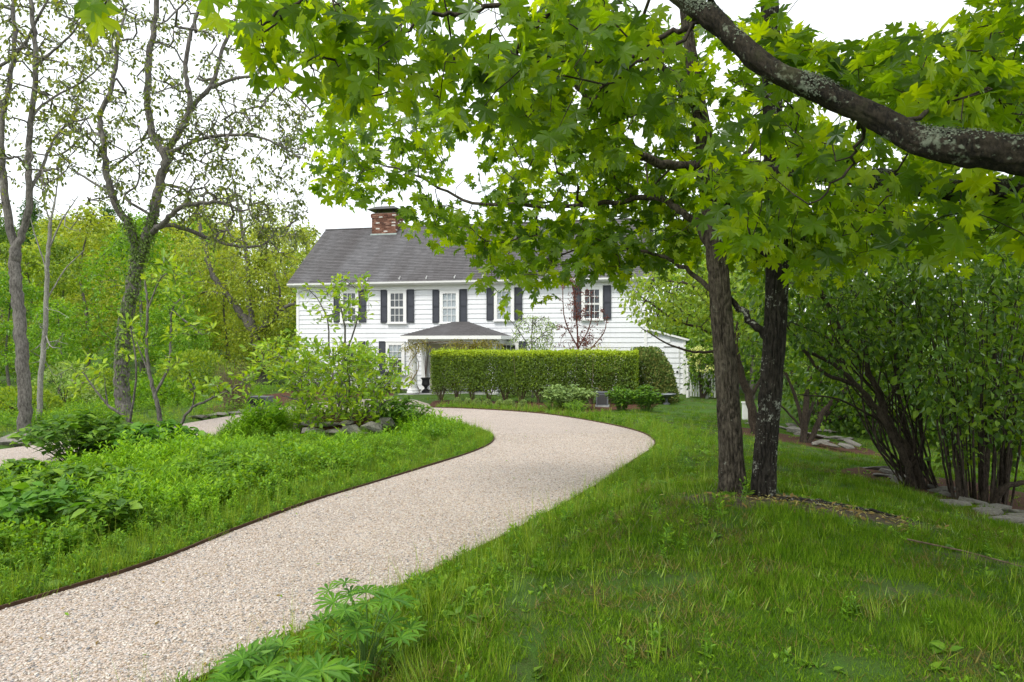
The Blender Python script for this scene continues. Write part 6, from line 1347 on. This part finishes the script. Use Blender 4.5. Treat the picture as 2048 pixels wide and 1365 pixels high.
# ------------------------------------------------------------------ stones
def rock_mesh(seed, flat=.45, n=24, name='stone', mat='stone'):
    r = random.Random(seed); bm = bmesh.new()
    for i in range(n):
        v = Vector((r.gauss(0, 1), r.gauss(0, 1), r.gauss(0, 1))).normalized(); k = max(abs(v.x), abs(v.y), abs(v.z)); v = v / k ** .65 * r.uniform(.82, 1.05); bm.verts.new((v.x, v.y * .75, v.z * flat))
    g = bmesh.ops.convex_hull(bm, input=bm.verts); bmesh.ops.delete(bm, geom=[x for x in g['geom_interior'] if isinstance(x, bmesh.types.BMVert)], context='VERTS')
    me = bpy.data.meshes.new(name); bm.to_mesh(me); bm.free(); me.materials.append(M[mat]); return me
def stones():
    r = random.Random(4); rocks = [rock_mesh(i, .35 + .05 * (i % 4), 22) for i in range(8)]; ledge = [rock_mesh(20 + i, .22 + .05 * (i % 3), 20, 'stone', 'ledge_stone') for i in range(8)]
    def put(t, me, p, s, rz, tilt=.1):
        o = link('stone', me, t); o.location = Vector(p) - t.location; o.scale = s; o.rotation_euler = (r.uniform(-tilt, tilt), r.uniform(-tilt, tilt), rz); return o
    t = thing('stone_ring', 'dry laid ring of grey fieldstones round the magnolia bush', 'stone edging', (-3.8, 15.3, G1(-3.8, 15.3)))
    def gp(px, Y, dz=0): x = (px - 1024) / FPX * Y; return (x, Y, G1(x, Y) + dz)
    for px, Y, w, h, dz, m in ((628, 14.35, .26, .10, .04, 0), (668, 14.2, .34, .07, .06, 1), (620, 14.55, .2, .09, .20, 2), (655, 14.4, .3, .05, .19, 3), (700, 14.2, .28, .12, .10, 4), (742, 14.2, .26, .17, .12, 5), (720, 14.1, .2, .08, .02, 6), (772, 14.5, .18, .15, .20, 7), (610, 14.7, .18, .11, .08, 3), (690, 14.35, .2, .06, .22, 1), (645, 14.15, .22, .06, -.01, 5), (790, 14.75, .2, .12, .10, 2), (600, 15.0, .2, .1, .1, 4), (806, 15.2, .2, .12, .08, 6)):
        put(t, rocks[m], gp(px, Y, dz), (w, w * .75, h / (.35 + .05 * (m % 4)) * .9), r.uniform(-.3, .3))
    mb = MB(); mb.lathe([(.01, .30), (.5, .29), (.85, .22), (1.02, .10), (1.12, -.08)], 22); o = mb.build('mulch_mound', M['ground'], t); o.location = (.02, .05, 0)
    at_ = o.data.attributes.new('mulch', 'FLOAT', 'POINT'); at_.data.foreach_set('value', np.ones(len(o.data.vertices), np.float32))
    t = thing('ledge_edging', 'curving row of flat grey ledge stones below the right hand shrubs', 'stone edging', (5.2, 9.0, G1(5.2, 9.0)))
    for px, py, w in ((1752, 940, .34), (1782, 948, .30), (1765, 955, .26), (1812, 968, .40), (1850, 975, .30), (1880, 985, .40), (1912, 996, .34), (1905, 1012, .36), (1945, 1008, .32), (1985, 1022, .34), (2020, 1028, .36), (2050, 1042, .40), (1965, 1030, .3), (2010, 1045, .34), (2085, 1060, .4), (1798, 958, .26)):
        p = GP(px, py); put(t, ledge[r.randrange(8)], p + np.array([0, 0, .03]), (w * .62, w * .5, w * .45), r.uniform(-.6, .2), .18)
    t = thing('stone_heap', 'low heap of flat grey stones at the foot of the far shrub', 'stones', GP(1640, 880))
    for px, py, w in ((1588, 868, .40), (1625, 880, .42), (1650, 870, .30), (1668, 882, .34), (1690, 890, .32), (1640, 893, .34), (1612, 860, .3), (1690, 905, .34), (1660, 898, .3), (1580, 855, .28), (1635, 858, .26), (1705, 898, .28), (1672, 868, .24), (1600, 878, .3), (1560, 865, .28), (1645, 882, .28), (1510, 842, .24), (1535, 850, .22), (1498, 850, .18)):
        p = GP(px, py); put(t, ledge[r.randrange(8)], p + np.array([0, 0, r.uniform(.03, .14)]), (w * .68, w * .5, w * .55), r.uniform(-.8, .8), .3)
    t = thing('bed_edging', 'flat stones edging the mulch bed left of the house', 'stone edging', GP(455, 832))
    for px, py, w in ((395, 838, .5), (418, 836, .45), (440, 833, .5), (463, 830, .45), (487, 827, .5), (508, 824, .4), (530, 821, .45)):
        p = GP(px, py); put(t, ledge[r.randrange(8)], p + np.array([0, 0, .06]), (w * .55, w * .4, w * .4), r.uniform(-.2, .4))
    p = GP(30, 890); o = link('boulder', rock_mesh(77, .6, 26, 'boulder', 'ledge_stone')); o.location = Vector(p) + Vector((0, 0, .05)); o.scale = (.32, .28, .32); props(o, 'grey boulder in the grass beside the far left drive', 'boulder')
    # flagstones before the porch
    pt = link('patio', MB().poly([hw(s, d, .02) for s, d in ((5.6, 8.4), (9.4, 7.2), (11.5, 6.2), (11.5, 1.9), (6.0, 1.9))]).mesh('patio', M['gravel']), None, 'structure')
    pt.data.flip_normals() if pt.data.polygons[0].normal.z < 0 else None
    y = 8.0; i = 0
    while y > 2.2:
        dep = r.uniform(.75, 1.05); x = 5.7 + r.uniform(-.3, .1) + (8.2 - y) * .0
        while x < 9.4:
            w = r.uniform(.7, 1.3); g = .03; J = lambda: r.uniform(-.09, .09)
            c = [(x + g + J() * .4, y - g + J()), (x + w - g + J() * .4, y - g + J()), (x + w - g + J(), y - dep + g + J()), (x + g + J(), y - dep + g + J() * .4)]
            V = [hw(s, d, .022) for s, d in c] + [hw(s, d, .060 + r.uniform(0, .006)) for s, d in c]
            if (c[0][0] > 5.6 and c[0][1] < 8.3 - (c[0][0] - 5.6) * .32): o = MB().add(V, [(4, 5, 6, 7), (0, 1, 5, 4), (1, 2, 6, 5), (2, 3, 7, 6), (3, 0, 4, 7)]).build('flagstone', M['flagstone'], pt)
            x += w
        y -= dep
    # roots and a fallen stick by the maples
    rr = np.random.default_rng(9)
    for t_name, pts, rad in (('root', [(2.35, 6.0), (2.8, 5.85), (3.2, 5.72), (3.7, 5.55)], .020), ('root', [(2.3, 5.9), (2.7, 5.66), (3.1, 5.5)], .016), ('root', [(2.4, 6.08), (2.9, 6.0), (3.3, 5.9)], .014)):
        q = np.array([(x, y, G1(x, y) + .002) for x, y in pts]); q[-1, 2] -= .04; q = spline(q, 8); q[:, 2] += rr.normal(0, .006, len(q)); tr = bpy.data.objects['maple_tree.001']; V, F = tube(q, np.linspace(rad, rad * .4, len(q)), 8); link('root', mesh_np('root', V - np.array(tr.location), F, M['dark_bark'], smoothf=True), tr)
    for pts, lab in ([(2.75, 4.75), (3.0, 4.55), (3.3, 4.42), (3.45, 4.3)], 'thin pale fallen stick lying in the lawn below the maples'), ([(2.75, 3.12), (2.80, 3.10)], 'short upright dead stalk in the lawn at lower right'):
        q = np.array([(x, y, G1(x, y) + .03 + .02 * (i % 2)) for i, (x, y) in enumerate(pts)])
        if len(pts) == 2: q[1, 2] += .17
        V, F = tube(q, np.linspace(.007, .004, len(q)), 5); props(link('fallen_twig', mesh_np('fallen_twig', V, F, M['tan_twig'])), lab, 'twig')
stones()

# ------------------------------------------------------------------ small things by the house
def house_props():
    # urn with dark stems
    s, d = hs(851.5, 1.3), 1.3; b = hw(s, d, .07); t = thing('urn', 'black iron garden urn on the porch beside the column', 'urn', b)
    mb = MB(); mb.box(-.16, .16, -.16, .16, 0, .10); mb.build('plinth', M['iron'], t)
    mb = MB(); mb.lathe([(.15, .10), (.15, .13), (.08, .16), (.055, .22), (.09, .26), (.10, .28)], 20); mb.build('pedestal', M['iron'], t)
    mb = MB(); mb.lathe([(.06, .281), (.15, .31), (.19, .38), (.175, .44), (.165, .56), (.19, .62), (.23, .65), (.23, .68), (.17, .67)], 24); mb.build('bowl', M['iron'], t)
    pb = thing('bare_stem_plant', 'tall dark red bare stems standing in the black urn', 'plant', b + np.array([0, 0, .66])); rg = np.random.default_rng(3); mb = MB()
    for i in range(16): a = rg.uniform(0, 6.28); r = rg.uniform(.02, .2); h = rg.uniform(.6, 1.15); mb.tube([(0, 0, -.05), (math.cos(a) * r * .5, math.sin(a) * r * .5, h * .5), (math.cos(a) * r, math.sin(a) * r, h)], [.009, .007, .004], 4)
    mb.build('stem', M['red_twig'], pb, 'stuff')
    # wisteria over the column and porch beam
    b = hw(hs(826, 2.2), 2.25, .05); t = thing('wisteria_vine', 'bronze green wisteria twining up the porch column and along the beam', 'vine', b); mb = MB(); z = np.linspace(0, 2.3, 40)
    for ph, rr in ((0, .25), (2.6, .23)): mb.tube(np.stack([np.cos(z * 3 + ph) * rr * HU[0] + .0, np.sin(z * 3 + ph) * rr + .32, z], 1), np.linspace(.028, .012, 40), 6)
    ends = []
    for px, dx in ((812, 0), (860, 0), (900, 0), (930, 0), (965, 0), (990, 0)):
        e = hw(hs(px, 2.3), 2.32, 2.28) - b; ends.append(e)
    for e in ends: mb.tube([(0, .1, 2.2), e * .5 + np.array([0, 0, 1.22]), e], [.014, .010, .006], 4)
    mb.build('stem', M['tan_twig'], t, None, True); rg = np.random.default_rng(31)
    pts = [hw(hs(px, 2.4), 2.4 + rg.uniform(-.25, .2), rg.uniform(2.02, 2.40)) for px in np.concatenate([rg.normal(815, 7, 10), rg.normal(845, 9, 16), rg.normal(915, 14, 18), rg.normal(965, 20, 44)])] + [hw(hs(826 + rg.normal(0, 6), 2.2), 2.25 + rg.uniform(-.2, .2), rg.uniform(.4, 2.1)) for _ in range(10)]
    foliage(t, leaf_sets(pts, rg, 13, .2, .10, .9, .5, .3), [LANCE], M['bronze_leaf'], rg)
    # metal boxes
    for nm, px, Y, w, dp, h, lab in (('condenser_unit', 522, 22.7, .62, .5, .34, 'dark grey air conditioner unit by the mulch bed left of the house'), ('utility_box', 1205, 22.9, .36, .34, .46, 'grey utility box between the pale clump and the right leafy clumps')):
        b = at(px, Y); t = thing(nm, lab, 'air conditioner' if nm[0] == 'c' else 'utility box', b, HA); mb = MB(); mb.box(-w / 2 - .05, w / 2 + .05, -dp / 2 - .05, dp / 2 + .05, -.05, .05); mb.build('pad', M['flagstone'], t)
        mb = MB(); mb.box(-w / 2, w / 2, -dp / 2, dp / 2, .051, h); mb.build('casing', M['grey_box'], t)
        for i in range(9):
            mb = MB(); zz = .09 + i * (h - .14) / 9; mb.add([(-w / 2 + .03, -dp / 2 - .012, zz), (w / 2 - .03, -dp / 2 - .012, zz), (w / 2 - .03, -dp / 2 - .001, zz + .03), (-w / 2 + .03, -dp / 2 - .001, zz + .03), (-w / 2 + .03, -dp / 2 - .0005, zz), (w / 2 - .03, -dp / 2 - .0005, zz)], [(0, 1, 2, 3), (0, 4, 5, 1)]); mb.build('louvre', M['iron'], t)
        mb = MB(); mb.box(-w / 2 - .015, w / 2 + .015, -dp / 2 - .016, dp / 2 + .015, h, h + .03); mb.build('lid', M['grey_box'], t)
        for sx in (-1, 1): mb = MB(); mb.box(sx * w / 2 - .02 - .0, sx * w / 2 + .02, -dp / 2 - .02, -dp / 2 + .02, .052, h - .001); mb.build('corner_post', M['grey_box'], t)
    b = at(1333, 24.0); t = thing('birdbath', 'shallow grey birdbath bowl beside the rounded bush', 'birdbath', b)
    mb = MB(); mb.lathe([(.12, 0), (.12, .04), (.05, .08), (.045, .22), (.09, .26)], 18); mb.build('pedestal', M['grey_box'], t)
    mb = MB(); mb.lathe([(.08, .262), (.26, .30), (.34, .36), (.34, .38), (.31, .37), (.18, .33), (.01, .32)], 26); mb.build('bowl', M['grey_box'], t)
    mb = MB(); mb.lathe([(.01, .352), (.30, .353)], 26); mb.build('water', M['pale_metal'], t)
    # picket fence from the wing corner to the right
    p0 = np.array([at(1376, 27.8)[0], 27.8]); p1 = np.array([at(1452, 26.4)[0], 26.4]); u = (p1 - p0) / np.linalg.norm(p1 - p0); Lf = np.linalg.norm(p1 - p0); b = np.array([p0[0], p0[1], G1(*p0)])
    t = thing('picket_fence', 'white picket fence running right from the house wing', 'fence', b, math.atan2(u[1], u[0])); slope = (G1(*p1) - b[2]) / Lf
    for s in (0, Lf * .5, Lf):
        mb = MB(); h = 1.55 if s == 0 else 1.15; mb.box(s - .055, s + .055, -.055, .055, -.15 + s * slope, h + s * slope); mb.box(s - .075, s + .075, -.075, .075, h + s * slope + .001, h + .04 + s * slope); mb.build('post', M['white_trim'], t)
    for zz in (.25, .80): mb = MB(); mb.add([(0.056, .02, zz), (Lf, .02, zz + Lf * slope), (Lf, .05, zz + Lf * slope), (.056, .05, zz), (.056, .02, zz + .09), (Lf, .02, zz + .09 + Lf * slope), (Lf, .05, zz + .09 + Lf * slope), (.056, .05, zz + .09)], [(0, 1, 5, 4), (1, 2, 6, 5), (2, 3, 7, 6), (3, 0, 4, 7), (4, 5, 6, 7), (0, 3, 2, 1)]); mb.build('rail', M['white_trim'], t)
    s = .15; pk = MB(); pk.add([(-.035, -.012, .06), (.035, -.012, .06), (.035, .010, .06), (-.035, .010, .06), (-.035, -.012, .95), (.035, -.012, .95), (.035, .010, .95), (-.035, .010, .95), (0, -.012, 1.02), (0, .010, 1.02)], [(0, 1, 5, 4), (1, 2, 6, 5), (2, 3, 7, 6), (3, 0, 4, 7), (0, 3, 2, 1), (4, 5, 9, 8) if False else (5, 6, 9, 8), (7, 4, 8, 9)]); pk.add([(-.035, -.012, .95), (.035, -.012, .95), (0, -.012, 1.02), (-.035, .010, .95), (.035, .010, .95), (0, .010, 1.02)], [(0, 1, 2), (4, 3, 5)]); me = pk.mesh('picket', M['white_trim'])
    while s < Lf - .08:
        if abs(s - Lf * .5) > .08: o = link('picket', me, t); o.location = (s, 0, s * slope)
        s += .125
    # small pale post beyond the left maple trunk
    p = at(1490, 20.5); mb = MB(); mb.box(-.07, .07, -.07, .07, -.1, .50); mb.box(-.09, .09, -.09, .09, .501, .54); o = mb.build('marker_post', M['white_trim']); o.location = p; props(o, 'short white post in the grass behind the twin maples', 'post')
house_props()

# ------------------------------------------------------------------ tell like named trees apart by their order from the left
def order_labels():
    by = {}
    for o in COL.objects:
        if o.parent is None and 'label' in o and o.name.startswith('woodland_tree'): by.setdefault(o['label'], []).append(o)
    for lab, os_ in by.items():
        if len(os_) < 2: continue
        os_.sort(key=lambda o: o.location.x / o.location.y)
        for i, o in enumerate(os_): o['label'] = lab + ', ' + ('first', 'second', 'third', 'fourth', 'fifth', 'sixth')[i] + ' from left'
order_labels()
